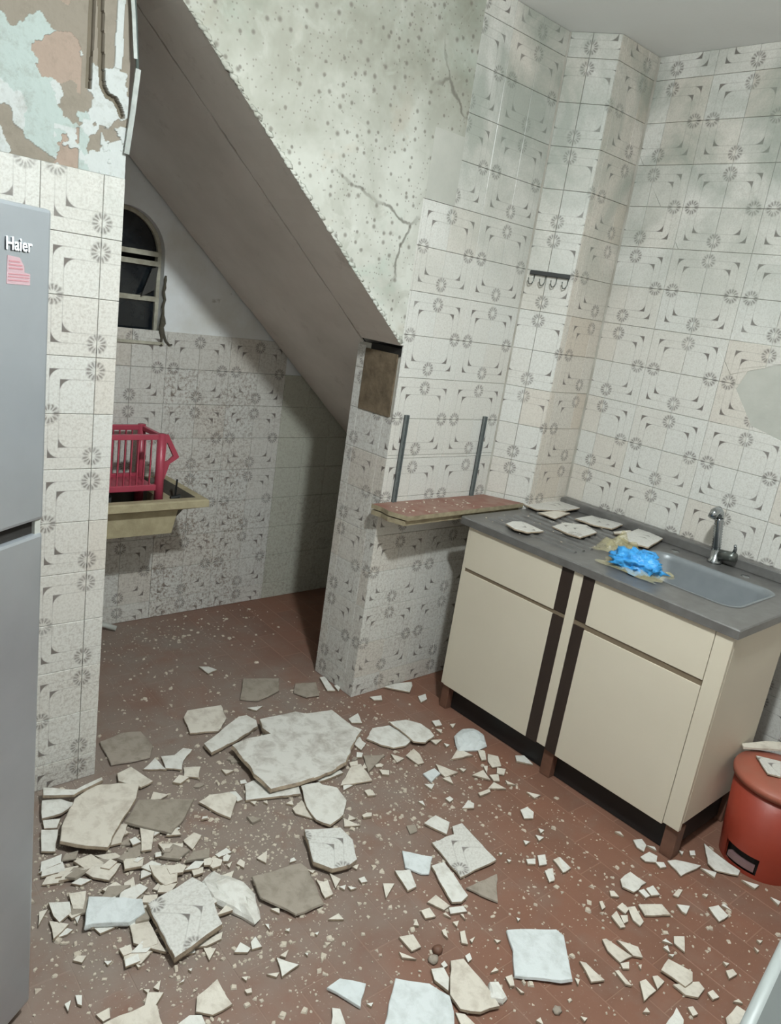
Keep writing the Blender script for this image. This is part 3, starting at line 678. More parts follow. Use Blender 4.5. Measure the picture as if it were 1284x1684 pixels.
bm = bmesh.new(); add_box(bm, -0.75, 0.503, YB + 0.003, YB + 0.15, 1.742, CEIL); add_box(bm, 0.503, XP - 0.004, YB + 0.003, YB + 0.15, 2.218, CEIL); add_box(bm, 0.43, XP - 0.004, YB + 0.03, YB + 0.15, 1.742, CEIL)
obj('pier_core', bm, M['patch'], wall_pier)

# stair wall: beam with sloping underside
bm = bmesh.new()
rng = random.Random(5)
pts = [(XP - 0.004, CEIL), (XP - 0.004, soff(XP))]
for k in range(1, 60):
    x = XP + (1.875 - XP) * k / 60; pts.append((x, soff(x) + rng.uniform(-.0012, .0012)))
pts += [(1.8775, soff(1.8775)), (1.8775, 1.893), (2.0265, 1.893), (2.0265, CEIL)]
add_prism(bm, pts, 'y', YB - 0.002, YB + 0.222)
bmesh.ops.triangulate(bm, faces=[f for f in bm.faces if len(f.verts) > 4])
wall_stair = structure('wall_stair', bm, [M['spotted'], M['soffit']], 'pock-marked whitish plaster wall of the staircase above the sloping opening')
for p_ in wall_stair.data.polygons: p_.material_index = 1 if p_.normal.z < -0.3 else 0
bm = bmesh.new(); add_box(bm, 1.885, 2.029, YB - 0.0025, YB - 0.0005, 1.893, 2.115, 0)
o = obj('plaster_patch', bm, M['patch'], wall_stair); o['label'] = 'bare grey patch where a tile is missing'

bm = bmesh.new(); add_box(bm, XQ + TH, XR + 0.05, YB + TH, YB + 0.25, 0, 1.385); add_box(bm, 2.0268, XR + 0.05, YB + TH, YB + 0.25, 1.385, CEIL); add_box(bm, 1.8815, 2.0262, YB + TH, YB + 0.21, 1.40, 1.892)
wall_shelf = structure('wall_shelf', bm, M['mortar_bed'], 'patterned tile wall above and below the small brown shelf')
bm = bmesh.new(); add_box(bm, XR + TH, XR + 0.15, -1.7, YB + 0.25, 0, CEIL); wall_right = structure('wall_right', bm, M['mortar_bed'], 'patterned tile wall behind the sink')
# boxed column in the corner, left side splayed
CA, CB = (2.48, YB), (2.575, 1.87)
SD = Vector((CB[0] - CA[0], CB[1] - CA[1], 0)); SLEN = SD.length; SD.normalize(); SN = Vector((SD.y, -SD.x, 0))
bm = bmesh.new()
ia = Vector((CA[0], CA[1], 0)) - SN * TH; ib = Vector((CB[0], CB[1], 0)) - SN * TH
add_prism(bm, [(ia.x, YB + 0.02), (ia.x, ia.y), (ib.x + 0.002, CB[1] + TH), (XR + 0.01, CB[1] + TH), (XR + 0.01, YB + 0.02)], 'z', 0, CEIL)
wall_column = structure('wall_column', bm, M['mortar_bed'], 'tiled boxed column in the corner beside the sink')

# laundry wall with arched window opening
WX, WZ0, WZ1, WR = 1.286, 1.238, 1.58, 0.169
def arch(r=WR, zb=WZ0, zt=WZ1, n=20):
    p = [(WX + r * math.cos(k * math.pi / n), zt + r * math.sin(k * math.pi / n)) for k in range(n + 1)]
    return p + [(WX - r, zb), (WX + r, zb)]
def ring_fill(bm, hole, rect, y):
    x0, x1, z0, z1 = rect; cx = WX; cz = (WZ0 + WZ1) / 2 + 0.05
    def outp(p):
        dx, dz = p[0] - cx, p[1] - cz; t = 1e9
        if dx > 1e-9: t = min(t, (x1 - cx) / dx)
        if dx < -1e-9: t = min(t, (x0 - cx) / dx)
        if dz > 1e-9: t = min(t, (z1 - cz) / dz)
        if dz < -1e-9: t = min(t, (z0 - cz) / dz)
        return (cx + dx * t, cz + dz * t)
    ang = lambda p: math.atan2(p[1] - cz, p[0] - cx)
    H = [(ang(p), p) for p in hole]
    O = [(ang(p), p) for p in [outp(q) for q in hole] + [(x0, z0), (x1, z0), (x1, z1), (x0, z1)]]
    H.sort(); O.sort()
    hv = [bm.verts.new((p[0], y, p[1])) for _, p in H]; ov = [bm.verts.new((p[0], y, p[1])) for _, p in O]
    eh = [bm.edges.new((hv[i], hv[(i + 1) % len(hv)])) for i in range(len(hv))]; eo = [bm.edges.new((ov[i], ov[(i + 1) % len(ov)])) for i in range(len(ov))]
    bmesh.ops.triangle_fill(bm, edges=eh + eo, use_beauty=True)
    hb = [bm.verts.new((v.co.x, y + 0.09, v.co.z)) for v in hv]
    for i in range(len(hv)): bm.faces.new((hv[i], hv[(i + 1) % len(hv)], hb[(i + 1) % len(hv)], hb[i]))
bm = bmesh.new()
yl = YL + TH
ring_fill(bm, arch(), (1.0, 1.6, 1.1, 1.9), yl)
for x0, x1, z0, z1 in ((0.45, 1.0, 0, CEIL), (1.6, 2.95, 0, CEIL), (1.0, 1.6, 0, 1.1), (1.0, 1.6, 1.9, CEIL)):
    bm.faces.new([bm.verts.new(q) for q in ((x0, yl, z0), (x1, yl, z0), (x1, yl, z1), (x0, yl, z1))])
wall_laundry = obj('wall_laundry', bm, M['white_wall']); tag(wall_laundry, 'back wall of the laundry nook, tiled below and whitewashed above', 'structure', None, 'structure')
bm = bmesh.new(); add_box(bm, 0.35, 0.45, YB + 0.15, YL + 0.1, 0, CEIL); structure('wall_laundry_left', bm, M['white_wall'], 'white side wall of the laundry nook hidden behind the pier')
bm = bmesh.new(); add_box(bm, XR + 0.02, XR + 0.12, YB + 0.25, YL + 0.1, 0, CEIL); structure('wall_laundry_right', bm, M['white_wall'], 'dark side wall deep under the stairs')
bm = bmesh.new(); add_box(bm, 0.35, 2.95, YL + 0.10, YL + 0.14, 0, CEIL); structure('wall_outside', bm, M['dark'], 'dark night outside behind the arched window')
bm = bmesh.new(); add_box(bm, -0.85, -0.75, -1.7, YB + 0.15, 0, CEIL); structure('wall_left', bm, M['room_white'], 'white wall left of the fridge')
bm = bmesh.new(); add_box(bm, -0.85, XR + 0.15, -1.8, -1.7, 0, CEIL); structure('wall_front', bm, M['room_white'], 'white wall behind the camera')
bm = bmesh.new(); add_box(bm, -0.85, XR + 0.15, -1.8, YL + 0.14, CEIL, CEIL + 0.08); structure('ceiling', bm, M['ceiling'], 'bright white ceiling')

bm = bmesh.new(); rng = random.Random(15)
for k in range(150):
    x = XP + 0.01 + (1.87 - XP) * rng.random(); s = rng.uniform(0.003, 0.009)
    g_ = bmesh.ops.create_icosphere(bm, subdivisions=1, radius=s)['verts']
    for v in g_: v.co = Vector((v.co.x * 1.8, v.co.y * 0.35, v.co.z)) + Vector((x, YB - 0.002, soff(x) + s * 0.5 + rng.uniform(0, 0.006))) + Vector((v.co.z * -0.8, 0, 0))
o = obj('ragged_plaster_lip', bm, M['spotted'], wall_stair, True); o['kind'] = 'stuff'
# sloping soffit slab of the stairs, with open cracks along both edges
bm = bmesh.new(); rng = random.Random(9)
n = 70; xs = [0.46 + (2.84 - 0.46) * k / n for k in range(n + 1)]
rows = []
for k, x in enumerate(xs):
    z = soff(x)
    j0 = 2.2645 + 0.005 * noise.noise(Vector((x * 9, 0, 0))) + rng.uniform(0, .0025)
    j1 = YL - 0.005 - 0.010 * max(0, 0.2 + noise.noise(Vector((x * 6, 4, 0)))) - rng.uniform(0, .003)
    row = []
    for f in (0.0, 0.2, 0.4, 0.6, 0.8, 1.0):
        y = j0 + (j1 - j0) * f; dz = 0.004 * noise.noise(Vector((x * 7, y * 7, 2)))
        row.append((x, y, z + dz))
    rows.append(row)
vb = [[bm.verts.new(p) for p in r] for r in rows]; vt = [[bm.verts.new((p[0] + 0.05, p[1], p[2] + 0.08)) for p in (r[0], r[-1])] for r in rows]
for a, c, ta, tc in zip(vb, vb[1:], vt, vt[1:]):
    for i in range(5): bm.faces.new((a[i], a[i + 1], c[i + 1], c[i]))
    bm.faces.new((a[0], c[0], tc[0], ta[0])); bm.faces.new((a[5], ta[1], tc[1], c[5])); bm.faces.new((ta[0], tc[0], tc[1], ta[1]))
o = stair_soffit = obj('stair_soffit', bm, M['soffit']); tag(o, 'sloping grey concrete underside of the stairs with long cracks', 'structure', None, 'structure')
for ya, yb in ((2.2575, 2.275), (YL - 0.022, YL + 0.004)):       # dark strips painting the shade inside the cracks at both slab edges
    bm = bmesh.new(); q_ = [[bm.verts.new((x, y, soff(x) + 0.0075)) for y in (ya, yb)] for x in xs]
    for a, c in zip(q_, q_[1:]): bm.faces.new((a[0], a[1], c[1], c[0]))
    obj('crack_shade', bm, M['dark'], stair_soffit)
# dark broken joint where the beam lands on the pillar
bm = bmesh.new(); add_box(bm, XQ + 0.001, XQ + 0.02, YB + 0.012, YB + 0.175, 1.36, 1.388); o = obj('landing_gap', bm, M['dark'], wall_stair)

# ---------------------------------------------------------------- wall tiles, one by one
Z0, TZ = 0.0838, 0.15075
tile_cache = {}
def tile_mesh(key, polys, fu, fv, tu):
    if key in tile_cache: return tile_cache[key]
    verts, faces, uvs = [], [], []
    for poly in polys:
        n = len(poly); cx = sum(p[0] for p in poly) / n; cy = sum(p[1] for p in poly) / n
        base = len(verts)
        for ins, dz in ((0.0006, 0.0), (0.0007, TH - 0.001), (0.0018, TH)):
            for x, y in poly:
                sx = ins if x < cx else -ins; sy = ins if y < cy else -ins
                verts.append((x + sx, y + sy, dz))
        faces.append([base + 2 * n + k for k in range(n)])
        for L in (0, 1):
            for k in range(n): faces.append([base + L * n + k, base + L * n + (k + 1) % n, base + (L + 1) * n + (k + 1) % n, base + (L + 1) * n + k])
    me = bpy.data.meshes.new('tile'); me.from_pydata(verts, [], faces); me.materials.append(M['tile'])
    uv = me.uv_layers.new(name='UVMap')
    for lp in me.loops:
        x, y, _ = verts[lp.vertex_index]; u = x / tu; v = y / TZ
        uv.data[lp.index].uv = ((1 - u) if fu else u, (1 - v) if fv else v)
    tile_cache[key] = me
    return me
def lay_tiles(parent, O, U, N, us, tu, u0, u1, z0, z1, keep=None, dirt=None, holes=(), plain=None, warm=None, seed=1):
    rng = random.Random(seed); cnt = 0
    mw = Matrix(((U.x, 0, N.x, 0), (U.y, 0, N.y, 0), (U.z, 1, N.z, 0), (0, 0, 0, 1)))
    for i in range(math.floor((u0 - us) / tu), math.ceil((u1 - us) / tu)):
        for j in range(math.floor((z0 - Z0) / TZ), math.ceil((z1 - Z0) / TZ)):
            ul, zl = us + i * tu, Z0 + j * TZ
            if keep and not keep(i, j, ul + tu / 2, zl + TZ / 2): continue
            cell = [(0, 0), (tu, 0), (tu, TZ), (0, TZ)]
            for nx, ny, c in ((-1, 0, -(u0 - ul)), (1, 0, u1 - ul), (0, -1, -(z0 - zl)), (0, 1, z1 - zl)): cell = clip(cell, nx, ny, c) if cell else cell
            if len(cell) < 3 or abs(area(cell)) < 0.0004: continue
            polys = [cell]
            for hole in holes:                               # convex holes knocked out of the tiling (ccw, wall coords)
                res = []
                for poly in polys:
                    rest = poly
                    for k in range(len(hole)):
                        a, c_ = hole[k], hole[(k + 1) % len(hole)]
                        ax, ay = a[0] - ul, a[1] - zl; ex, ey = c_[0] - a[0], c_[1] - a[1]
                        nx, ny = ey, -ex                     # outward for ccw
                        piece = clip(rest, -nx, -ny, -(nx * ax + ny * ay))
                        if len(piece) > 2 and abs(area(piece)) > 3e-5: res.append(piece)
                        rest = clip(rest, nx, ny, nx * ax + ny * ay) if len(rest) > 2 else []
                        if len(rest) < 3: break
                polys = res
            if not polys: continue
            fu, fv = (i % 2 == 0), (j % 2 == 0)
            key = (fu, fv, round(tu, 4), tuple(tuple((round(x, 3), round(y, 3)) for x, y in p) for p in polys))
            o = bpy.data.objects.new('tile', tile_mesh(key, polys, fu, fv, tu))
            link(o, parent)
            p = O + U * ul + Vector((0, 0, zl)) - N * TH
            q = mw.copy(); q.translation = p
            o.matrix_local = q
            cu, cz = ul + tu / 2, zl + TZ / 2
            o.color = (dirt(cu, cz) if dirt else 0.12, (warm(cu, cz) if warm else 0.0) + (0.35 if rng.random() < 0.12 else 0), plain(i, j, cu, cz) if plain else 0.0, 1)
            cnt += 1
    return cnt
X, Y_, Zv = Vector((1, 0, 0)), Vector((0, 1, 0)), Vector((0, 0, 1))
NT = {}
NT['pier'] = lay_tiles(wall_pier, Vector((0, YB, 0)), X, -Y_, 0.803, 0.15075, 0.05, XP, 0.0, 1.742, dirt=lambda u, z: 0.25 + 0.9 * max(0, 0.6 - z), warm=lambda u, z: 0.0, seed=3)
NT['shelf'] = lay_tiles(wall_shelf, Vector((0, YB, 0)), X, -Y_, 2.0273, 0.15075, 1.8785, 2.478, 0.0, CEIL,
    keep=lambda i, j, u, z: not (u < 2.02 and z > 1.893), dirt=lambda u, z: 0.12 + (0.45 if z < 0.75 else 0) + 0.3 * max(0, 0.45 - z),
    holes=[[(1.87, 1.0), (1.8895, 1.0), (1.8895, 1.40), (1.87, 1.40)], [(1.87, -0.1), (1.8895, -0.1), (1.8895, 1.0), (1.87, 1.0)]], seed=4)
NT['splay'] = lay_tiles(wall_column, Vector((CA[0], CA[1], 0)), SD, SN, 0.085, 0.15075, 0.004, SLEN - 0.001, 0.0, CEIL, seed=5)
NT['front'] = lay_tiles(wall_column, Vector((0, CB[1], 0)), X, -Y_, 2.759, 0.15075, CB[0] + 0.001, XR - 0.004, 0.0, CEIL, warm=lambda u, z: 0.55, dirt=lambda u, z: 0.3, seed=6)
RH = [(-1.254, 1.423), (-1.166, 1.307), (-1.051, 1.278), (-0.80, 1.27), (-0.80, 1.62), (-1.122, 1.533), (-1.228, 1.494)]
NT['right'] = lay_tiles(wall_right, Vector((XR, 0, 0)), -Y_, -X, -1.785, 0.1535, -(CB[1] - 0.006), -0.42, 0.0, CEIL, holes=[RH], dirt=lambda u, z: 0.15, seed=7)
NT['pillar'] = lay_tiles(wall_shelf, Vector((XQ, 0, 0)), -Y_, -X, -2.24, 0.15075, -(YB + 0.25), -(YB + 0.002), 0.0, 1.375,
    keep=lambda i, j, u, z: not (u > -2.235 and z > 1.139), dirt=lambda u, z: 0.5, seed=8)
NT['laundry'] = lay_tiles(wall_laundry, Vector((0, YL, 0)), X, -Y_, 1.637, 0.15075, 0.46, 2.80, 0.0, 1.66,
    keep=lambda i, j, u, z: (z < 1.24 or (u > 1.93 and z < 1.6)) and z < soff(u) + 0.06,
    dirt=lambda u, z: 0.35 + (0.5 if 1.5 < u < 1.93 and z < 1.1 else 0) + 0.25 * (z < 0.5),
    plain=lambda i, j, u, z: 1.0 if u > 2.05 and z < 1.1 else 0.0, seed=10)
for o in wall_laundry.children:                 # tiles: cut back those above the plaster line, and one clean white replacement
    c = o.matrix_local.translation
    if 2.08 < c.x + 0.07 < 2.24 and 0.2 < c.z + 0.07 < 0.36: o.color = (0, 0, 0, 1)
# exposed brown mortar where tiles are gone on the pillar
bm = bmesh.new(); add_box(bm, XQ - 0.003, XQ + 0.004, YB + 0.022, YB + 0.2, 1.139, 1.366)
o = obj('exposed_mortar', bm, M['brown_mortar'], wall_shelf); o['label'] = 'bare brown mortar where pillar tiles have fallen off'
# grey plaster in the broken hole of the right wall
bm = bmesh.new(); add_box(bm, XR + 0.0015, XR + TH, 0.70, 1.27, 1.24, 1.66)
o = obj('plaster_patch', bm, M['patch'], wall_right); o['label'] = 'smooth grey plaster showing through broken tiles'

# ---------------------------------------------------------------- floor
bm = bmesh.new(); add_box(bm, -0.85, XR + 0.15, -1.8, YL + 0.14, -0.06, -0.0009); floor = structure('floor', bm, M['grout'], 'red rectangular floor tiles strewn with rubble')
FA = math.radians(-2.5); cu, su = math.cos(FA), math.sin(FA)
def fw(u, v): return (1.87 + u * cu - v * su, 0.906 + u * su + v * cu)
cells = []
for i in range(-28, 12):
    for j in range(-16, 14):
        off = 0.1 if i % 2 else 0.0
        cx, cy = fw((i + 0.5) * 0.103, j * 0.206 + off + 0.103)
        if not (-0.8 < cx < XR + 0.05 and -1.7 < cy < YL + 0.08): continue
        d = math.hypot(cx, cy); vis = in_view((cx, cy, 0), 60) and not (YB < cy < YB + 0.2 and (cx < XP - 0.05 or cx > XQ + 0.05)) and not (cy > 2.2 and cx > 2.5) and not (cx > 2.35 and 0.85 < cy) and not (cx < 0.35 and cy > 1.2)
        cells.append((0 if vis else 1, d, cx, cy))
cells.sort()
def ftile(name):
    verts, faces = [], []
    a, c = 0.0505, 0.102
    for ins, z in ((0, -0.004), (0, -0.0008), (0.0010, 0.0)):
        verts += [(-a + ins, -c + ins, z), (a - ins, -c + ins, z), (a - ins, c - ins, z), (-a + ins, c - ins, z)]
    faces = [(8, 9, 10, 11)] + [(L * 4 + k, L * 4 + (k + 1) % 4, L * 4 + 4 + (k + 1) % 4, L * 4 + 4 + k) for L in (0, 1) for k in range(4)]
    return verts, faces
fv_, ff_ = ftile('t')
fme = bpy.data.meshes.new('floor_tile'); fme.from_pydata(fv_, [], ff_); fme.materials.append(M['floor'])
rest_v, rest_f = [], []
rng = random.Random(2)
for k, (_, d, cx, cy) in enumerate(cells):
    if k < 298:
        o = bpy.data.objects.new('floor_tile', fme); link(o, floor); o.location = (cx, cy, rng.uniform(-0.0006, 0)); o.rotation_euler = (0, 0, FA)
    else:
        bse = len(rest_v)
        rest_v += [(cx + x * cu - y * su, cy + x * su + y * cu, z) for x, y, z in fv_]; rest_f += [tuple(bse + q for q in f) for f in ff_]
me = bpy.data.meshes.new('outer_floor_tiles'); me.from_pydata(rest_v, [], rest_f)
o = obj('outer_floor_tiles', me, M['floor'], floor); o['kind'] = 'stuff'

# ---------------------------------------------------------------- arched window
win = empty('window_1', (WX, YL + 0.05, WZ0)); tag(win, 'small arched window with white bars and black panes in the laundry nook', 'window', None, 'structure')
def wbox(name, x0, x1, z0, z1, y0=-0.012, y1=0.012, mat=None): return box(name, x0, x1, y0, y1, z0, z1, mat or M['window_paint'], win, 0.002)
R_ = WR
bm = bmesh.new(); oa = arch(R_ - 0.001, WZ0 + 0.001); ia_ = arch(R_ - 0.016, WZ0 + 0.014)
A = [[bm.verts.new((x - WX, y, z - WZ0)) for x, z in q] for q, y in ((oa, -0.014), (ia_, -0.014), (ia_, 0.014), (oa, 0.014))]
nn_ = len(oa)
for L in range(4):
    for k in range(nn_): bm.faces.new((A[L][k], A[L][(k + 1) % nn_], A[(L + 1) % 4][(k + 1) % nn_], A[(L + 1) % 4][k]))
obj('window_frame', bm, M['window_paint'], win)
for z0, z1 in ((0.337, 0.357), (0.300, 0.320), (0.162, 0.182)): wbox('glazing_bar', -R_ + 0.014, R_ - 0.014, z0, z1, -0.016, 0.010)
wbox('window_sill', -R_ - 0.005, R_ + 0.012, -0.006, 0.006, -0.058, 0.01)
top = [(x, z) for x, z in arch(R_ - 0.012)[:21]] + [(WX - R_ + 0.012, WZ0 + 0.36), (WX + R_ - 0.012, WZ0 + 0.36)]
bm = bmesh.new(); add_prism(bm, [(x - WX, max(z - WZ0, 0.35)) for x, z in top[:21]], 'y', 0.0, 0.004); obj('pane', bm, M['glass'], win)
for z0, z1 in ((0.178, 0.304), (0.008, 0.166)): wbox('pane', -R_ + 0.012, R_ - 0.012, z0, z1, 0.0, 0.004, M['glass'])
bm = bmesh.new(); add_prism(bm, [(0.085, 0.178), (0.14, 0.21), (0.15, 0.30), (0.125, 0.29)], 'y', -0.03, -0.024); obj('cobweb_flap', bm, M['pot'], win)
bm = bmesh.new()
pts = [(0.172 + 0.002 * math.sin(k * 1.3), -0.052 - 0.004 * math.cos(k * 2.1), 0.27 - k * 0.0155) for k in range(19)]
add_tube(bm, pts, [0.004 + 0.0025 * abs(math.sin(k * 1.7)) + (0.006 if 11 <= k <= 15 else 0) for k in range(19)], 7)
add_tube(bm, [(0.178, -0.055, 0.04), (0.19, -0.057, 0.012), (0.206, -0.058, -0.002), (0.218, -0.058, 0.0)], [0.006, 0.005, 0.004, 0.003], 6)
o = obj('window_latch', bm, M['rope'], win, True); o['label'] = 'grimy latch stay wound with old cord'

# ---------------------------------------------------------------- ceiling lamp (above the frame, the room's only light)
lamp = empty('ceiling_lamp', (LAMP_POS.x, LAMP_POS.y, CEIL)); tag(lamp, 'round white ceiling lamp, lit, above the photo', 'lamp')
D_ = CEIL - LAMP_POS.z
bm = bmesh.new(); add_lathe(bm, [(0.0, 0.0), (0.075, 0.0), (0.077, -0.01), (0.068, -D_ + 0.042), (0.0, -D_ + 0.042)], 40); obj('lamp_housing', bm, M['room_white'], lamp, True)
bm = bmesh.new(); add_lathe(bm, [(0.062, 0.041), (0.062, 0.014), (0.054, 0.004), (0.03, -0.002), (0.0, -0.003)], 32, (0, 0, -D_)); obj('diffuser', bm, M['bulb'], lamp, True)

# ================================================================== FRIDGE
fr = empty('fridge', (0.4413, 1.319, 0), math.radians(33)); tag(fr, 'tall silver two-door fridge at the left edge', 'fridge')
box('cabinet_body', -0.575, -0.005, 0.055, 0.585, 0.03, 1.595, M['fridge_side'], fr, 0.006)
box('freezer_door', -0.58, 0, 0, 0.052, 1.099, 1.606, M['fridge'], fr, 0.006)
box('fridge_door', -0.58, 0, 0, 0.052, 0.035, 1.074, M['fridge'], fr, 0.006)
box('door_gap', -0.575, -0.016, 0.010, 0.05, 1.073, 1.10, M['dark'], fr)
box('gap_end_cap', -0.016, -0.002, 0.004, 0.05, 1.073, 1.10, M['pvc'], fr)
box('plinth', -0.57, -0.01, 0.03, 0.55, 0.0, 0.04, M['black'], fr)
def text_mesh(s, size, ext):
    cu_ = bpy.data.curves.new('txt', 'FONT'); cu_.body = s; cu_.size = size; cu_.extrude = ext; cu_.resolution_u = 3; cu_.offset = size * 0.012
    t = bpy.data.objects.new('txt', cu_); COL.objects.link(t)
    dg = bpy.context.evaluated_depsgraph_get(); me = bpy.data.meshes.new_from_object(t.evaluated_get(dg))
    bpy.data.objects.remove(t); return me
def logo(name, mat, dx, dz, y):
    me = text_mesh('Haier', 0.0265, 0.0006); w_ = max(v.co.x for v in me.vertices)
    for v in me.vertices: v.co = (v.co.x * (0.056 / w_), v.co.z, v.co.y)
    o = obj(name, me, mat, fd); o.location = (-0.100 + dx, y, 1.5385 + dz); return o
fd = [c for c in fr.children if c.name.startswith('freezer_door')][0]
o = logo('brand_shadow', M['letter_shadow'], -0.0010, -0.0010, -0.0008); o = logo('brand_lettering', M['letter'], 0, 0, -0.0016); o['label'] = 'raised silver brand lettering'  # dark offset copy behind the letters, painted as their shadow
st = [(-0.0955, 1.489), (-0.046, 1.489), (-0.046, 1.506), (-0.0585, 1.5075), (-0.0585, 1.516), (-0.069, 1.5285), (-0.094, 1.530)]
bm = bmesh.new(); add_prism(bm, st, 'y', -0.0006, 0.0); o = obj('sticker', bm, M['sticker'], fd); o['label'] = 'faded red sticker with printed lines'
bm = bmesh.new()
for z in (1.494, 1.499, 1.503): add_box(bm, -0.092, -0.049, -0.0009, -0.0005, z, z + 0.0016)
for z, x1 in ((1.511, -0.062), (1.516, -0.064), (1.521, -0.068)): add_box(bm, -0.091, x1, -0.0009, -0.0005, z, z + 0.0022)
obj('sticker_print', bm, M['sticker_dark'], fd)

# ================================================================== SINK CABINET
cab = empty('sink_cabinet', (2.38, 1.30, 0)); tag(cab, 'cream sink base cabinet with dark vertical strips and two doors', 'cabinet')
def cbox(name, x0, x1, y0, y1, z0, z1, mat, bev=0.0015, parent=None):
    return box(name, x0 - 2.38, x1 - 2.38, y0 - 1.30, y1 - 1.30, z0, z1, mat, parent or cab, bev)
FX = 2.17
cbox('side_panel', FX + 0.0165, 2.59, 0.778, 0.796, 0.135, 0.772, M['cream']); cbox('side_panel', FX + 0.02, 2.59, 1.806, 1.824, 0.10, 0.772, M['cream'])
cbox('back_panel', 2.578, 2.59, 0.796, 1.806, 0.12, 0.625, M['brown_strip']); cbox('bottom_panel', FX + 0.03, 2.58, 0.796, 1.806, 0.112, 0.13, M['brown_strip'])
cbox('front_frame', FX + 0.016, FX + 0.03, 0.797, 1.806, 0.112, 0.772, M['brown_strip'])
# right unit then left unit
for d0, d1, s0, s1, zb in ((0.834, 1.252, 1.252, 1.298, 0.104), (1.386, 1.809, 1.336, 1.386, 0.106)):
    dr = cbox('door', FX, FX + 0.016, d0, d1, zb, 0.594 - (0.006 if d0 < 1 else 0), M['cream']); cbox('drawer_front', FX, FX + 0.016, d0, d1, 0.608, 0.771, M['cream'])
    cbox('handle_strip', FX + 0.001, FX + 0.016, s0 + 0.0005, s1 - 0.0005, zb, 0.592, M['brown_strip']); cbox('handle_strip', FX + 0.001, FX + 0.016, s0 + 0.0005, s1 - 0.0005, 0.610, 0.771, M['brown_strip'])
    cbox('pull_rail', FX + 0.004, FX + 0.016, min(d0, s0), max(d1, s1), 0.594 - (0.006 if d0 < 1 else 0), 0.608, M['rail_brown'], 0.0)
cbox('stile', FX, FX + 0.016, 1.2985, 1.3355, 0.112, 0.771, M['cream']); cbox('stile', FX, FX + 0.016, 0.7785, 0.832, 0.112, 0.771, M['cream'])
cbox('stile', FX + 0.001, FX + 0.016, 1.8095, 1.824, 0.108, 0.771, M['cream'])
cbox('plinth', FX + 0.042, FX + 0.055, 0.80, 1.80, 0.002, 0.112, M['black'], 0)
cbox('plinth_return', FX + 0.03, 2.58, 0.80, 0.812, 0.02, 0.135, M['black'], 0)
for y0, y1 in ((0.782, 0.825), (1.262, 1.305), (1.785, 1.822)):
    cbox('leg', FX + 0.012, FX + 0.06, y0, y1, 0.0, 0.112, M['leg_wood'], 0.003)
for y0, y1 in ((0.782, 0.825), (1.785, 1.822)): cbox('leg', 2.53, 2.578, y0, y1, 0.0, 0.113, M['leg_wood'], 0.003)

# steel worktop with bowl and drainer
WT = 0.801
wt = empty('sink_worktop', (2.49, 1.32, WT)); tag(wt, 'dull stainless steel sink top with drainer and one bowl', 'sink')
def L2(x, y): return (x - 2.49, y - 1.32)
x0, x1, y0, y1 = 2.163, 2.82, 0.768, 1.862
bx0, bx1, by0, by1 = 2.325, 2.655, 0.862, 1.300       # bowl
sx0, sx1, sy0, sy1 = 2.26, 2.72, 0.80, 1.36          # square patch around it
bm = bmesh.new()
def rrect(a0, a1, c0, c1, r, n=8):
    P = []
    for cx, cy, s in ((a1 - r, c1 - r, 0), (a0 + r, c1 - r, 90), (a0 + r, c0 + r, 180), (a1 - r, c0 + r, 270)):
        for k in range(n + 1):
            t = math.radians(s + 90 * k / n); P.append((cx + r * math.cos(t), cy + r * math.sin(t)))
    return P
def ring3(P, z): return [bm.verts.new((*L2(*p), z)) for p in P]
hole = rrect(bx0, bx1, by0, by1, 0.06); nH = len(hole)
h0 = ring3(hole, 0)
sq = [bm.verts.new((*L2(*p), 0)) for p in ((sx1, sy1), (sx0, sy1), (sx0, sy0), (sx1, sy0))]
e1 = [bm.edges.new((h0[i], h0[(i + 1) % nH])) for i in range(nH)]; e2 = [bm.edges.new((sq[i], sq[(i + 1) % 4])) for i in range(4)]
bmesh.ops.triangle_fill(bm, edges=e1 + e2, use_beauty=True)
for a0, a1, c0, c1 in ((x0, x1, sy1, y1), (x0, x1, y0, sy0), (x0, sx0, sy0, sy1), (sx1, x1, sy0, sy1)):
    bm.faces.new([bm.verts.new((*L2(*p), 0)) for p in ((a0, c0), (a1, c0), (a1, c1), (a0, c1))])
P = [(x0, y0), (x1, y0), (x1, y1), (x0, y1)]
r0 = ring3(P, 0); r1 = ring3([(x0 - .003, y0 - .003), (x1, y0 - .003), (x1, y1), (x0 - .003, y1)], -0.004); r2 = ring3([(x0 - .003, y0 - .003), (x1, y0 - .003), (x1, y1), (x0 - .003, y1)], -0.029)
r3 = ring3([(x0 + .012, y0 + .01), (x1, y0 + .01), (x1, y1), (x0 + .012, y1)], -0.029)
for a, c in ((r0, r1), (r1, r2), (r2, r3)):
    for k in range(4): bm.faces.new((a[k], a[(k + 1) % 4], c[(k + 1) % 4], c[k]))
o = obj('worktop_sheet', bm, M['steel'], wt)
bm = bmesh.new()
hh = [ring3(rrect(bx0 + i, bx1 - i, by0 + i, by1 - i, 0.06), z) for i, z in ((-0.010, 0.0012), (-0.002, 0.002), (0.003, -0.004), (0.008, -0.02), (0.016, -0.135), (0.03, -0.152), (0.055, -0.158))]
for a, c in zip(hh, hh[1:]):
    for k in range(nH): bm.faces.new((a[k], a[(k + 1) % nH], c[(k + 1) % nH], c[k]))
bm.faces.new(hh[-1])
o = obj('bowl', bm, M['bowl'], wt, True)
bm = bmesh.new(); add_lathe(bm, [(0.0, 0.002), (0.034, 0.002), (0.04, 0.0)], 24, (*L2(2.49, 1.08), -0.158)); obj('drain', bm, M['chrome'], wt, True)
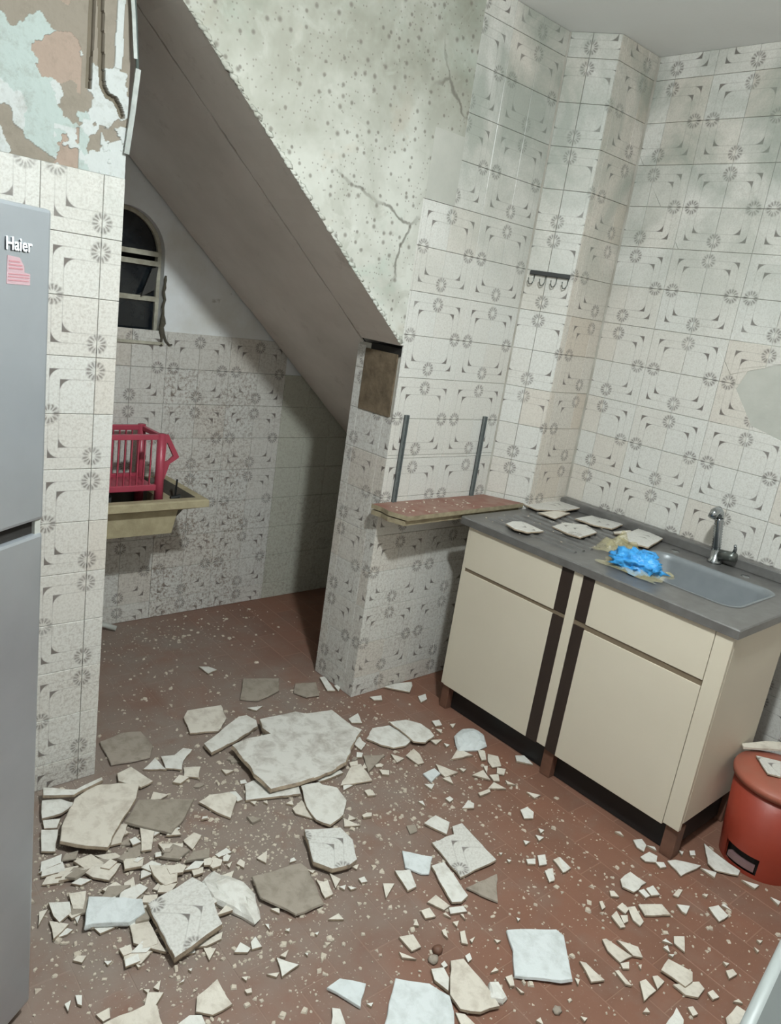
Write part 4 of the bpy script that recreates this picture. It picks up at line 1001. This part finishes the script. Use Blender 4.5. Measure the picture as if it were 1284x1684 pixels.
for k in range(9):
    x = 2.255 + k * 0.05; bm = bmesh.new()
    add_prism(bm, [(L2(x - 0.009, 0)[0], 0.0), (L2(x - 0.005, 0)[0], 0.0065), (L2(x + 0.003, 0)[0], 0.0065), (L2(x + 0.009, 0)[0], 0.0)], 'y', L2(0, 1.40)[1], L2(0, 1.80)[1])
    obj('drainer_ridge', bm, M['steel'], wt)
bm = bmesh.new(); add_box(bm, L2(2.785, 0)[0], L2(2.826, 0)[0], L2(0, y0)[1], L2(0, y1)[1], 0.0, 0.038, 0.005); obj('backsplash_lip', bm, M['steel'], wt)
for yy in (1.00, 1.27):
    bm = bmesh.new(); add_lathe(bm, [(0.0, 0.003), (0.014, 0.003), (0.016, 0.0)], 16, (*L2(2.72, yy), 0)); obj('tap_hole_cap', bm, M['chrome'], wt, True)

# tap
tp = empty('mixer_tap', (2.758, 1.135, WT)); tag(tp, 'old chrome mixer tap at the back of the sink', 'tap')
bm = bmesh.new(); add_lathe(bm, [(0.0, 0.0), (0.026, 0.0), (0.026, 0.008), (0.02, 0.014), (0.018, 0.05), (0.0, 0.052)], 20); obj('tap_base', bm, M['chrome'], tp, True)
bm = bmesh.new(); pts = []; rad = []
for k in range(26):
    t = k / 25; pts.append((0.0 - 0.012 * t, 0.004 + 0.014 * t, 0.045 + 0.12 * t)); rad.append(0.014 + (0.003 if k % 2 else 0))
add_tube(bm, pts, rad, 14); obj('ribbed_neck', bm, M['chrome'], tp, True)
bm = bmesh.new(); add_tube(bm, [(-0.012, 0.018, 0.16), (-0.016, 0.019, 0.185), (-0.034, 0.02, 0.198), (-0.058, 0.021, 0.192), (-0.07, 0.022, 0.172)], [0.014, 0.015, 0.015, 0.016, 0.014], 14); obj('spout', bm, M['chrome'], tp, True)
bm = bmesh.new(); add_tube(bm, [(0.0, -0.012, 0.036), (0.0, -0.055, 0.042), (0.0, -0.072, 0.044)], [0.018, 0.019, 0.016], 16); obj('cartridge_body', bm, M['hook_wire'], tp, True)
bm = bmesh.new(); add_tube(bm, [(0.0, -0.06, 0.05), (-0.004, -0.064, 0.075), (-0.02, -0.066, 0.09)], [0.008, 0.006, 0.005], 10); obj('lever', bm, M['chrome'], tp, True)

# plastic bag with something blue inside
def lump(name, c, sx, sy, sz, mat, seed, amp, freq, parent=None, sub=3):
    bm = bmesh.new(); bmesh.ops.create_icosphere(bm, subdivisions=sub, radius=1.0)
    for v in bm.verts:
        k = 1 + amp * noise.fractal(v.co * freq + Vector((seed, 0, 0)), 1.0, 2.0, 3)
        p = v.co * k; v.co = (p.x * sx, p.y * sy, max(p.z, -0.55) * sz)
    z = min(v.co.z for v in bm.verts)
    o = obj(name, bm, mat, parent, True); o.location = (c[0], c[1], c[2] - z); return o
o = lump('blue_bundle', (2.312, 1.20, WT + 0.003), 0.056, 0.084, 0.044, M['blue'], 3.0, 0.55, 3.4, None, 4); tag(o, 'bright blue plastic bundle inside the clear bag on the sink', 'bundle')
bg = empty('plastic_bag', (2.36, 1.23, WT)); tag(bg, 'crumpled clear yellowish plastic bag at the edge of the sink bowl', 'bag')
def sheet(name, c, sx, sy, h, seed, parent):
    bm = bmesh.new(); n = 16; g = {}
    for i in range(n + 1):
        for j in range(n + 1):
            u, v = i / n * 2 - 1, j / n * 2 - 1; r = math.hypot(u, v)
            q = Vector((u * 2 + seed, v * 2, seed)); nz = noise.fractal(q, 1.0, 2.0, 4)
            g[i, j] = bm.verts.new((c[0] + u * sx * (1 + .15 * nz), c[1] + v * sy * (1 + .2 * noise.noise(q * 1.7)), c[2] + max(0.002, h * max(0, 1 - r * r * 0.8) * (0.8 + 0.9 * nz) + 0.004 * abs(nz))))
    for i in range(n):
        for j in range(n): bm.faces.new((g[i, j], g[i + 1, j], g[i + 1, j + 1], g[i, j + 1]))
    return obj(name, bm, M['film'], parent, True)
sheet('bag_film', (-0.045, -0.03, 0.004), 0.075, 0.11, 0.022, 1.3, bg); sheet('bag_film', (0.085, 0.115, 0.004), 0.08, 0.07, 0.05, 6.1, bg)
bm = bmesh.new(); add_tube(bm, [(-0.03, -0.10, 0.012), (-0.015, -0.128, 0.016), (0.01, -0.138, 0.012), (0.02, -0.12, 0.016), (-0.005, -0.098, 0.012)], [0.006, 0.004, 0.005, 0.004, 0.006], 7); obj('bag_knot', bm, M['film'], bg, True)

# ================================================================== SHELF, RAILS, HOOKS
sh = empty('wall_shelf_board', (2.17, 1.94, 0.79)); tag(sh, 'small brown double board shelf between pillar and sink cabinet', 'shelf')
bm = bmesh.new(); P = [(-0.315, 0.045), (-0.325, 0.092), (0.30, 0.092), (0.385, -0.060), (0.0, -0.070), (-0.295, -0.078), (-0.322, 0.0)]
add_prism(bm, P, 'z', 0.013, 0.030); o = obj('top_board', bm, [M['shelf_top'], M['shelf_edge']], sh)
for p_ in o.data.polygons: p_.material_index = 0 if abs(p_.normal.z) > .5 else 1
bm = bmesh.new(); P2 = [(x * 0.985 - 0.004, y * 0.97 + (0.012 if y < 0 else 0)) for x, y in P]; add_prism(bm, P2, 'z', -0.010, 0.008); obj('lower_board', bm, M['shelf_edge'], sh)
bm = bmesh.new(); add_box(bm, -0.29, 0.28, 0.02, 0.088, 0.0075, 0.0135); obj('spacer', bm, M['dark'], sh)
def upright(x, lab):
    e = empty('shelf_upright', (x, YB - 0.001, 0.82)); tag(e, lab, 'bracket rail', 'slotted shelf uprights')
    bm = bmesh.new(); add_box(bm, -0.0085, -0.0055, -0.012, 0, 0, 0.334); add_box(bm, 0.0055, 0.0085, -0.012, 0, 0, 0.334); add_box(bm, -0.0085, 0.0085, -0.003, 0, 0, 0.334); obj('channel', bm, M['rail_metal'], e)
    bm = bmesh.new()
    for k in range(12): add_box(bm, -0.003, 0.003, -0.0042, -0.0028, 0.015 + k * 0.026, 0.027 + k * 0.026)
    obj('slot', bm, M['dark'], e)
upright(1.952, 'grey slotted metal upright above the shelf, next to the pillar'); upright(2.389, 'grey slotted metal upright above the shelf, nearer the corner column')
hk = empty('hook_rack', tuple(Vector((CA[0], CA[1], 1.734)) + SD * 0.097)); hk.rotation_euler = (0, 0, math.atan2(SD.y, SD.x)); tag(hk, 'small black rail with four hooks high on the corner column', 'hook rack')
box('rail', -0.078, 0.078, -0.014, -0.001, -0.008, 0.008, M['hook'], hk, 0.002)
for k in range(4):
    x = -0.066 + k * 0.044; bm = bmesh.new()
    add_tube(bm, [(x + 0.008, -0.01, -0.006), (x + 0.007, -0.011, -0.03), (x + 0.002, -0.014, -0.043), (x - 0.006, -0.022, -0.046), (x - 0.01, -0.028, -0.036), (x - 0.011, -0.03, -0.022)], 0.0022, 6)
    obj('hook', bm, M['hook_wire'], hk, True)

# ================================================================== LAUNDRY TUB AND BASKET
tb = empty('laundry_tub', (1.24, 2.84, 0.45)); tag(tb, 'yellowed concrete laundry tub fixed to the nook wall', 'sink')
bm = bmesh.new()
def rr(a0, a1, c0, c1, z): return [bm.verts.new((x - 1.24, y - 2.84, z - 0.45)) for x, y in ((a0, c0), (a1, c0), (a1, c1), (a0, c1))]
Yb = YL - 0.002
seq = [rr(1.04, 1.43, 2.74, Yb - 0.06, 0.575), rr(0.99, 1.485, 2.70, Yb - 0.025, 0.665), rr(0.985, 1.49, 2.692, Yb - 0.02, 0.673), rr(0.95, 1.525, 2.658, Yb, 0.673), rr(0.945, 1.53, 2.652, Yb, 0.668), rr(0.945, 1.53, 2.652, Yb, 0.642), rr(1.0, 1.42, 2.70, Yb, 0.622), rr(1.01, 1.405, 2.712, Yb, 0.522)]
for a, c in zip(seq, seq[1:]):
    for k in range(4): bm.faces.new((a[k], a[(k + 1) % 4], c[(k + 1) % 4], c[k]))
fb = bm.faces.new(seq[0]); bm.faces.new(seq[-1][::-1])
o = obj('basin', bm, [M['tub'], M['tub_in']], tb)
for p_ in o.data.polygons:
    c = p_.center
    if c.z + 0.45 < 0.672 and 1.0 < c.x + 1.24 < 1.49 and 2.70 < c.y + 2.84 < 3.01 and p_.normal.z > 0.01: p_.material_index = 1
bk = empty('red_basket', (1.24, 2.84, 0.575)); tag(bk, 'crimson plastic slotted basket standing in the laundry tub', 'basket')
def bb(name, x0, x1, y0, y1, z0, z1, bev=0.003): return box(name, x0 - 1.24, x1 - 1.24, y0 - 2.84, y1 - 2.84, z0 - 0.575, z1 - 0.575, M['crimson'], bk, bev)
for y in (2.765, 2.945):
    bb('top_bar', 1.02, 1.375, y, y + 0.018, 0.893, 0.914); bb('bottom_bar', 1.02, 1.375, y, y + 0.018, 0.688, 0.712)
    for k in range(13):
        x = 1.035 + k * 0.0262; bb('rib', x, x + 0.0045, y + 0.005, y + 0.012, 0.71, 0.895, 0)
for x, y in ((1.352, 2.76), (1.352, 2.94), (1.012, 2.76), (1.012, 2.94)):
    bm = bmesh.new(); add_tube(bm, [(x + 0.017 - 1.24, y + 0.012 - 2.84, 0.003), (x + 0.012 - 1.24, y + 0.012 - 2.84, 0.342)], [0.019, 0.0165], 14); obj('corner_post', bm, M['crimson'], bk, True)
bb('base_tray', 1.03, 1.36, 2.775, 2.955, 0.69, 0.70)
bb('end_bar', 1.36, 1.376, 2.77, 2.95, 0.893, 0.912); bb('end_bar', 1.018, 1.034, 2.77, 2.95, 0.893, 0.912)
wing_o = [(1.372, 0.914), (1.392, 0.914), (1.444, 0.822), (1.432, 0.812), (1.405, 0.795), (1.385, 0.73), (1.378, 0.70)]
wing_i = [(1.386, 0.882), (1.391, 0.880), (1.419, 0.826), (1.415, 0.822), (1.401, 0.808), (1.388, 0.803), (1.384, 0.805)]
bm = bmesh.new(); A = [[bm.verts.new((x - 1.24, y - 2.84, z - 0.575)) for x, z in q] for q, y in ((wing_o, 2.768), (wing_i, 2.768), (wing_i, 2.78), (wing_o, 2.78))]
for L in range(4):
    for k in range(7): bm.faces.new((A[L][k], A[L][(k + 1) % 7], A[(L + 1) % 4][(k + 1) % 7], A[(L + 1) % 4][k]))
obj('end_wing', bm, M['crimson'], bk)
bm = bmesh.new(); add_lathe(bm, [(0.0, 0.0), (0.055, 0.0), (0.068, 0.05), (0.07, 0.082), (0.066, 0.082), (0.062, 0.05), (0.05, 0.008), (0.0, 0.008)], 28); o = obj('cooking_pot', bm, M['pot'], None, True); o.location = (1.13, 2.84, 0.577); tag(o, 'dark grey pot lying low in the laundry tub under the red basket', 'pot')
br = empty('scrub_brush', (1.455, 2.80, 0.635)); tag(br, 'thin black brush standing in the right end of the tub', 'brush')
bm = bmesh.new(); add_tube(bm, [(0, 0, 0.01), (0.004, 0, 0.085)], 0.004, 8); obj('handle', bm, M['hook'], br); bm = bmesh.new(); add_tube(bm, [(-0.02, 0, 0.006), (0.022, 0, 0.012)], [0.008, 0.01], 8); obj('brush_head', bm, M['hook'], br)
bm = bmesh.new(); add_tube(bm, [(1.19, 3.005, 0.05), (1.25, 2.985, 0.03), (1.306, 2.955, 0.0125)], 0.0115, 12)
o = obj('waste_pipe', bm, M['pvc'], None, True); tag(o, 'short white plastic pipe end on the floor behind the pier', 'pipe')

# bent corner bead on the pier edge
cb_ = empty('corner_bead', (0.86, YB - 0.004, 1.79)); tag(cb_, 'bent strip of metal corner bead peeling off the pier edge', 'metal strip')
def strip(name, p, q, w, t, mat):
    bm = bmesh.new(); p, q = Vector(p), Vector(q); d = (q - p).normalized(); s = Vector((d.z, 0, -d.x)); nrm = Vector((0, 1, 0))
    vs = [[bm.verts.new(c + s * a + nrm * b_) for a, b_ in ((-w / 2, 0), (w / 2, 0), (w / 2, t), (-w / 2, t))] for c in (p, (p + q) / 2 + s * 0.0012, q)]
    for a, c in zip(vs, vs[1:]):
        for k in range(4): bm.faces.new((a[k], a[(k + 1) % 4], c[(k + 1) % 4], c[k]))
    bm.faces.new(vs[0]); bm.faces.new(vs[-1]); return obj(name, bm, mat, cb_)
strip('lower_strip', (-0.007, -0.004, 0.01), (0.008, -0.012, 0.205), 0.013, 0.004, M['bead'])
strip('upper_strip', (0.006, -0.012, 0.205), (-0.013, -0.002, 0.42), 0.006, 0.004, M['bead_dark'])
strip('upper_edge', (-0.001, -0.014, 0.225), (-0.022, -0.006, 0.42), 0.009, 0.003, M['bead'])

# ================================================================== PEDAL BIN
bn = empty('pedal_bin', (2.455, 0.622, 0)); tag(bn, 'red-orange plastic pedal bin beside the cabinet', 'bin')
nb = 60
def skipf(i, k):
    a = (k + 0.5) * 360 / nb; return i in (1,) and 146 < a < 200
bm = bmesh.new(); add_lathe(bm, [(0.118, 0.0), (0.119, 0.014), (0.1245, 0.072), (0.137, 0.285), (0.132, 0.285), (0.117, 0.072), (0.112, 0.004)], nb, skip=lambda i, k: skipf(i, k) or (i == 5 and 146 < (k + .5) * 360 / nb < 200))
obj('body', bm, M['bin_red'], bn, True)
bm = bmesh.new(); add_lathe(bm, [(0.0, 0.004), (0.104, 0.004), (0.107, 0.085), (0.0, 0.085)], 32); obj('inner_well', bm, M['dark'], bn)
bm = bmesh.new(); P = []
for k in range(9):
    a = math.radians(152 + 42 * k / 8); P.append((0.124 * math.cos(a), 0.124 * math.sin(a)))
for k in range(9):
    a = math.radians(194 - 42 * k / 8); P.append((0.102 * math.cos(a), 0.102 * math.sin(a)))
add_prism(bm, P, 'z', 0.024, 0.042); obj('pedal', bm, M['pedal'], bn)
bm = bmesh.new(); add_lathe(bm, [(0.133, 0.286), (0.1445, 0.284), (0.147, 0.298), (0.143, 0.308), (0.10, 0.316), (0.05, 0.321), (0.0, 0.322)], 56); obj('lid', bm, M['bin_lid'], bn, True)

# ================================================================== WHITE TABLE at lower right
tv = empty('white_table', (1.05, -0.062, 0), math.radians(8)); tag(tv, 'white-edged table whose corner cuts into the lower right of the photo', 'table')
box('table_top', -0.32, 0.55, -0.35, 0.262, 0.725, 0.748, M['table_top'], tv, 0.004)
bm = bmesh.new(); add_tube(bm, [(-0.32, 0.262, 0.738), (0.55, 0.262, 0.738)], 0.0115, 14); obj('edge_trim', bm, M['table_white'], tv, True)
for x in (-0.28, 0.51):
    for y in (-0.31, 0.22): box('leg', x - 0.018, x + 0.018, y - 0.018, y + 0.018, 0, 0.724, M['table_white'], tv, 0.003)

# ================================================================== RUBBLE
ZONES = ['in the heap beside the fridge', 'on the dusty floor before the laundry nook', 'around the big mortar slab', 'in front of the left cabinet door',
         'below the right cabinet door and the bin', 'scattered over the lower right floor', 'scattered over the lower left floor', 'on the floor in the lower middle']
KIND = {'W': 'white', 'C': 'cream', 'G': 'grey', 'B': 'bluish white', 'M': 'grey mortar', 'F': 'patterned'}
LAND = []           # short names of pieces and things a chip can be found by
SHORT = {'largest mortar-backed': 'the big mortar slab', 'patterned white tile with dark': 'the patterned heap tile', 'large long beige': 'the long beige slab', 'rounded white slab': 'the rounded white slab',
 'square tile with dark corner': 'the centre square tile', 'large pale square': 'the large pale square tile', 'large pale plate': 'the cut-off pale plate', 'grey-beige diamond': 'the grey diamond tile', 'round bluish': 'the round bluish lump',
 'left of two overlapping': 'the two rounded white plates', 'smooth cream plate': 'the smooth cream plate', 'narrow white strip': 'the narrow white strip', 'patterned white tile piece': 'the proud patterned tile', 'thick white lump': 'the thick white lump',
 'left of two long parallel': 'the parallel cream shards', 'upper of two overlapping': 'the overlapping cream pieces', 'white five-sided': 'the five-sided white piece', 'white arrowhead': 'the white arrowhead shard', 'bluish white piece alone': 'the lone bluish piece',
 'cream five-sided': 'the cream five-sided plate', 'bluish white rectangle': 'the bluish rectangle', 'white jagged': 'the red bin pedal', 'cream sail': 'the cream sail-shaped shard', 'pale wedge': 'the pale wedge', 'cream plate cut off': 'the cut-off cream plate', 'pale slab with': 'the round-stained slab', 'dusty square': 'the dusty square tile',
 'cream triangle right': 'the cream triangle', 'small bluish white': 'the small bluish square', 'white shard with': 'the stained white shard', 'cream arrow': 'the cream arrow-shaped shard', 'mottled': 'the mottled slab', 'pale piece in the corner': 'the white table edge'}
def pix(p):
    d = Vector(p) - Vector((0, 0, CAM_H)); z = d.dot(RF); return (642 + F_PX * d.dot(RX) / z, 842 + F_PX * d.dot(RD) / z)
CHIPS = []
def label_chips():
    from collections import defaultdict
    bins = defaultdict(list)
    for o, ty, nv, zone in CHIPS:
        px = pix(o.matrix_world.translation)
        best = min(LAND, key=lambda q: math.hypot(q[1][0] - px[0], q[1][1] - px[1]))
        dx, dy = px[0] - best[1][0], px[1] - best[1][1]
        side = ('right of' if dx > 0 else 'left of') if abs(dx) > abs(dy) else ('in front of' if dy > 0 else 'behind')
        size = max(o.dimensions.x, o.dimensions.y)
        bins[(size > 0.03, nv == 3, ty, side, best[0])].append((math.hypot(dx, dy), o, zone))
    ORD = ['nearest', 'second nearest', 'third nearest', 'fourth nearest', 'fifth nearest', 'sixth nearest', 'seventh nearest', 'eighth nearest', 'ninth nearest', 'tenth nearest']
    for (big, tri, ty, side, land), L in bins.items():
        L.sort(key=lambda q: q[0])
        for k, (_, o, zone) in enumerate(L):
            s = '%s %s %s chip %s %s' % ('small' if big else 'tiny', 'three-cornered' if tri else 'blunt', KIND[ty], side, land)
            if len(L) == 2: s += ', nearer of two' if k == 0 else ', farther of two'
            if len(L) > 2: s += ', ' + (ORD[k] if k < 10 else 'farthest')
            tag(o, s, 'tile chip', 'small tile chips ' + ZONES[zone])
prng = random.Random(77)
def fragment(ty, th, lift, poly_mm, seed, jit=0.0022, zbase=0.0):
    rg = random.Random(seed)
    P = [Vector((x / 1000, y / 1000)) for x, y in poly_mm]
    if area([(p.x, p.y) for p in P]) < 0: P.reverse()
    Q = []
    for a, b_ in zip(P, P[1:] + P[:1]):
        n = max(1, min(5, int((b_ - a).length / 0.022)))
        d = (b_ - a); nrm = Vector((-d.y, d.x)).normalized() if d.length else Vector((0, 0))
        for k in range(n): Q.append(a + d * (k / n) + (nrm * rg.uniform(-jit, jit) if k else Vector((0, 0))))
    c = sum(Q, Vector((0, 0))) / len(Q); n = len(Q); T = th / 1000
    lumpy = th >= 20 and ty != 'F'
    me = bpy.data.meshes.new('m'); verts = []; rings = [(0.93, 0.0), (1.0, T * 0.35), (0.985, T * 0.9), (0.955, T)]
    if lumpy: rings = [(0.95, 0.0), (1.0, T * 0.35), (0.88, T * 0.8), (0.55, T)]
    for s, z in rings:
        for q in Q:
            p = (q - c); L = p.length or 1; s_ = max(s, 1 - 0.004 / L) if s < 1 and not lumpy else s
            k = s_ * (1 + (rg.uniform(-.006, .006) if 0 < z < T else 0)); verts.append((p.x * k, p.y * k, z + (rg.uniform(-.2, .1) * T if lumpy and z > T * .5 else 0)))
    faces = [[k for k in range(n)][::-1], [3 * n + k for k in range(n)]]
    for r in range(3):
        for k in range(n): faces.append([r * n + k, r * n + (k + 1) % n, (r + 1) * n + (k + 1) % n, (r + 1) * n + k])
    me.from_pydata(verts, [], faces)
    me.materials.append(M['tile'] if ty == 'F' else M[ty]); me.materials.append(M['side'] if ty in 'FCWM' else M[ty])
    for i, p_ in enumerate(me.polygons): p_.material_index = 0 if (i == 1 or p_.normal.z > 0.6 or (lumpy)) else 1
    if ty == 'F':
        uv = me.uv_layers.new(name='UVMap'); a = rg.choice([0.6, 2.2, 3.8, 5.3]); ca, sa = math.cos(a), math.sin(a)
        for lp in me.loops:
            x, y, _ = verts[lp.vertex_index]; uv.data[lp.index].uv = (0.42 + (x * ca - y * sa) / 0.15, 0.52 + (x * sa + y * ca) / 0.15)
    o = link(bpy.data.objects.new('tile_fragment', me))
    ax, ay = rg.uniform(-1, 1) * math.radians(1.6), rg.uniform(-1, 1) * math.radians(1.6)
    m = Matrix.Rotation(ax, 4, 'X') @ Matrix.Rotation(ay, 4, 'Y')
    lo = min((m @ Vector(v)).z for v in verts)
    m.translation = (c.x, c.y, zbase + lift / 1000 - lo + 0.0003); o.matrix_world = m
    return o
for k, (ty, th, lift, lab, zone, poly) in enumerate(PIECES):
    o = fragment(ty, th, lift, poly, 100 + k, 0.0022 if lab else 0.0008)
    if ty == 'F': o.color = (0.25, 0.0, 0.0, 1)
    if lab:
        tag(o, lab, 'rubble'); o.name = 'mortar_slab' if ty == 'M' else 'tile_fragment'
        for s_, nm in SHORT.items():
            if lab.startswith(s_): LAND.append((nm, pix(o.matrix_world.translation)))
    else:
        o.name = 'tile_chip'; CHIPS.append((o, ty, len(poly), zone))
# more shards packed into the heap and around the slab
for k in range(72):
    hx, hy, hs, zn = prng.choice(((0.74, 1.52, 0.16, 0), (0.80, 1.40, 0.14, 0), (0.86, 1.62, 0.14, 0), (0.72, 1.70, 0.12, 0), (1.18, 1.86, 0.16, 1), (1.45, 1.62, 0.16, 2), (1.55, 1.78, 0.13, 2)))
    x, y = prng.gauss(hx, hs), prng.gauss(hy, hs * 0.8)
    if x < 0.55 or y > 2.0 or (x < 0.62 and y < 1.42) or not in_view((x, y, 0), -5): continue
    s = prng.uniform(0.011, 0.03); nv = prng.choice((3, 4, 4, 5)); a0 = prng.uniform(0, 6.28); st = prng.uniform(0.5, 1)
    poly = [(int(1000 * (x + s * math.cos(a0 + q * 6.283 / nv + prng.uniform(-.35, .35)))), int(1000 * (y + s * st * math.sin(a0 + q * 6.283 / nv + prng.uniform(-.35, .35))))) for q in range(nv)]
    if abs(area(poly)) < 120: continue
    ty = prng.choice('WCCGC' if zn != 1 else 'GGC')
    o = fragment(ty, prng.choice((5, 7, 9)), prng.choice((0, 0, 3, 8)) if zn == 0 else 0, poly, 3000 + k, 0.0008)
    o.name = 'tile_chip'; CHIPS.append((o, ty, nv, zn))
for k in range(75):          # the dense part of the heap by the fridge
    x, y = prng.uniform(0.60, 0.98), prng.uniform(1.30, 1.72)
    if (x < 0.66 and y < 1.45) or not in_view((x, y, 0), -5) or len(CHIPS) >= 292: continue
    s = prng.uniform(0.018, 0.042); nv = prng.choice((4, 4, 5)); a0 = prng.uniform(0, 6.28); st = prng.uniform(0.45, 0.9)
    poly = [(int(1000 * (x + s * math.cos(a0 + q * 6.283 / nv + prng.uniform(-.3, .3)))), int(1000 * (y + s * st * math.sin(a0 + q * 6.283 / nv + prng.uniform(-.3, .3))))) for q in range(nv)]
    if abs(area(poly)) < 250: continue
    ty = prng.choice('WCCWG'); o = fragment(ty, prng.choice((6, 8, 10)), prng.choice((0, 2, 4, 7)), poly, 5000 + k, 0.0015)
    o.name = 'tile_chip'; CHIPS.append((o, ty, nv, 0))
bpy.context.view_layer.update()
label_chips()
for k, (ty, th, lab, poly) in enumerate(DRAINER):
    o = fragment(ty, th, 0, poly, 900 + k, 0.0015, WT + 0.0066); o.name = 'broken_tile'; tag(o, lab, 'rubble')
    if ty == 'F': o.color = (0.25, 0.1, 0, 1)
o = fragment('F', 7, 0, [(2457, 718), (2382, 649), (2403, 617), (2501, 656)], 990, 0.001, 0.321); o.name = 'broken_tile'; tag(o, 'broken tile piece lying on the lid of the red bin', 'rubble'); o.color = (0.2, 0.1, 0, 1)
# tile shard leaning behind the bin lid
bm = bmesh.new(); P = [(-0.02, 0.0), (0.10, 0.0), (0.115, 0.05), (0.06, 0.058), (-0.075, 0.028)]
add_prism(bm, [(0.0, 0.0), (0.19, 0.002), (0.20, 0.05), (0.10, 0.048), (0.004, 0.022)], 'z', 0, 0.007)
o = obj('broken_tile', bm, M['C']); tag(o, 'long pale tile shard lying across the back of the bin lid', 'rubble')
o.matrix_world = Matrix.Translation((2.475, 0.765, 0.318)) @ Matrix.Rotation(math.radians(-40), 4, 'Z') @ Matrix.Rotation(math.radians(-3), 4, 'Y')
# pebbles near the bottom
for c, s, mt, lab in (((1.27, 0.93), 0.014, 'G', 'round grey pebble beside a brown crumb near the bottom middle'), ((1.30, 0.945), 0.015, 'leg_wood', 'dark brown crumb beside the round grey pebble'), ((1.42, 0.66), 0.012, 'G', 'grey pebble alone near the bottom edge at right')):
    o = lump('pebble', (c[0], c[1], 0.0003), s, s * 0.9, s * 0.7, M[mt], c[0] * 7, 0.3, 1.5, None, 2); tag(o, lab, 'pebble')
# mortar crumbs: too many and too small to count
rng = random.Random(41); verts, faces = [], []
def crumb(x, y, s, z=0.0):
    n = rng.choice((3, 4, 4, 5)); a0 = rng.uniform(0, 6.28); st = rng.uniform(0.5, 1.0); h = s * rng.uniform(0.25, 0.6); b_ = len(verts); ra = rng.uniform(0, 6.28); ca, sa = math.cos(ra), math.sin(ra)
    for k, (sc_, zz) in enumerate(((1.0, 0.0), (0.75, h))):
        for q in range(n):
            a = a0 + q * 6.283 / n + rng.uniform(-.3, .3); px, py = s * sc_ * math.cos(a), s * sc_ * st * math.sin(a)
            verts.append((x + px * ca - py * sa, y + px * sa + py * ca, z + zz + 0.0002))
    faces.append([b_ + n + q for q in range(n)])
    for q in range(n): faces.append([b_ + q, b_ + (q + 1) % n, b_ + n + (q + 1) % n, b_ + n + q])
def ok(x, y):
    if x > 2.14 and 0.76 < y: return False
    if YB - 0.01 < y < YB + 0.27 and (x < XP + 0.01 or x > XQ - 0.01): return False
    if math.hypot(x - 2.455, y - 0.622) < 0.125: return False
    if y > YL - 0.02 or x > 2.8 or x < 0.3: return False
    a = math.radians(33); lx = (x - 0.4413) * math.cos(a) + (y - 1.319) * math.sin(a); ly = -(x - 0.4413) * math.sin(a) + (y - 1.319) * math.cos(a)
    return not (lx < 0.01 and ly > -0.005)
CL = [(0.80, 1.62, 0.22, 0.22, 1500), (0.78, 1.50, 0.14, 0.16, 500), (0.95, 1.35, 0.25, 0.22, 650), (1.30, 1.62, 0.28, 0.22, 800), (1.65, 1.62, 0.22, 0.20, 520), (1.55, 1.95, 0.25, 0.16, 420), (1.25, 2.25, 0.30, 0.28, 520), (1.5, 2.85, 0.3, 0.12, 380),
      (1.85, 1.35, 0.25, 0.25, 320), (1.5, 1.1, 0.35, 0.3, 420), (1.85, 0.8, 0.3, 0.25, 420), (1.35, 0.75, 0.4, 0.3, 420), (2.1, 0.6, 0.2, 0.15, 120), (0.8, 1.15, 0.25, 0.2, 260)]
for cx, cy, sx, sy, n in CL:
    for _ in range(n):
        x, y = rng.gauss(cx, sx), rng.gauss(cy, sy)
        if ok(x, y): crumb(x, y, min(0.011, 0.0013 + rng.expovariate(1 / 0.0022)))
me = bpy.data.meshes.new('mortar_crumbs'); me.from_pydata(verts, [], faces)
o = obj('mortar_crumbs', me, M['crumb']); tag(o, 'fine pale crumbs and grit of tile mortar sprinkled over the floor', 'rubble', None, 'stuff')
# grit on the shelf
verts, faces = [], []
for _ in range(46): crumb(rng.uniform(1.87, 2.30), rng.uniform(1.88, 2.02), rng.uniform(0.002, 0.007) , 0.8202)
for _ in range(60):
    x, y = rng.uniform(2.2, 2.72), rng.uniform(1.38, 1.84); crumb(x, y, rng.uniform(0.0015, 0.005), WT + 0.0045)
me = bpy.data.meshes.new('shelf_grit'); me.from_pydata(verts, [], faces)
o = obj('shelf_grit', me, M['crumb']); tag(o, 'grit and tiny chips lying on the brown shelf and steel drainer', 'rubble', None, 'stuff')
print('tiles', NT, 'floor cells', len(cells), sum(1 for c in cells if c[0] == 0))
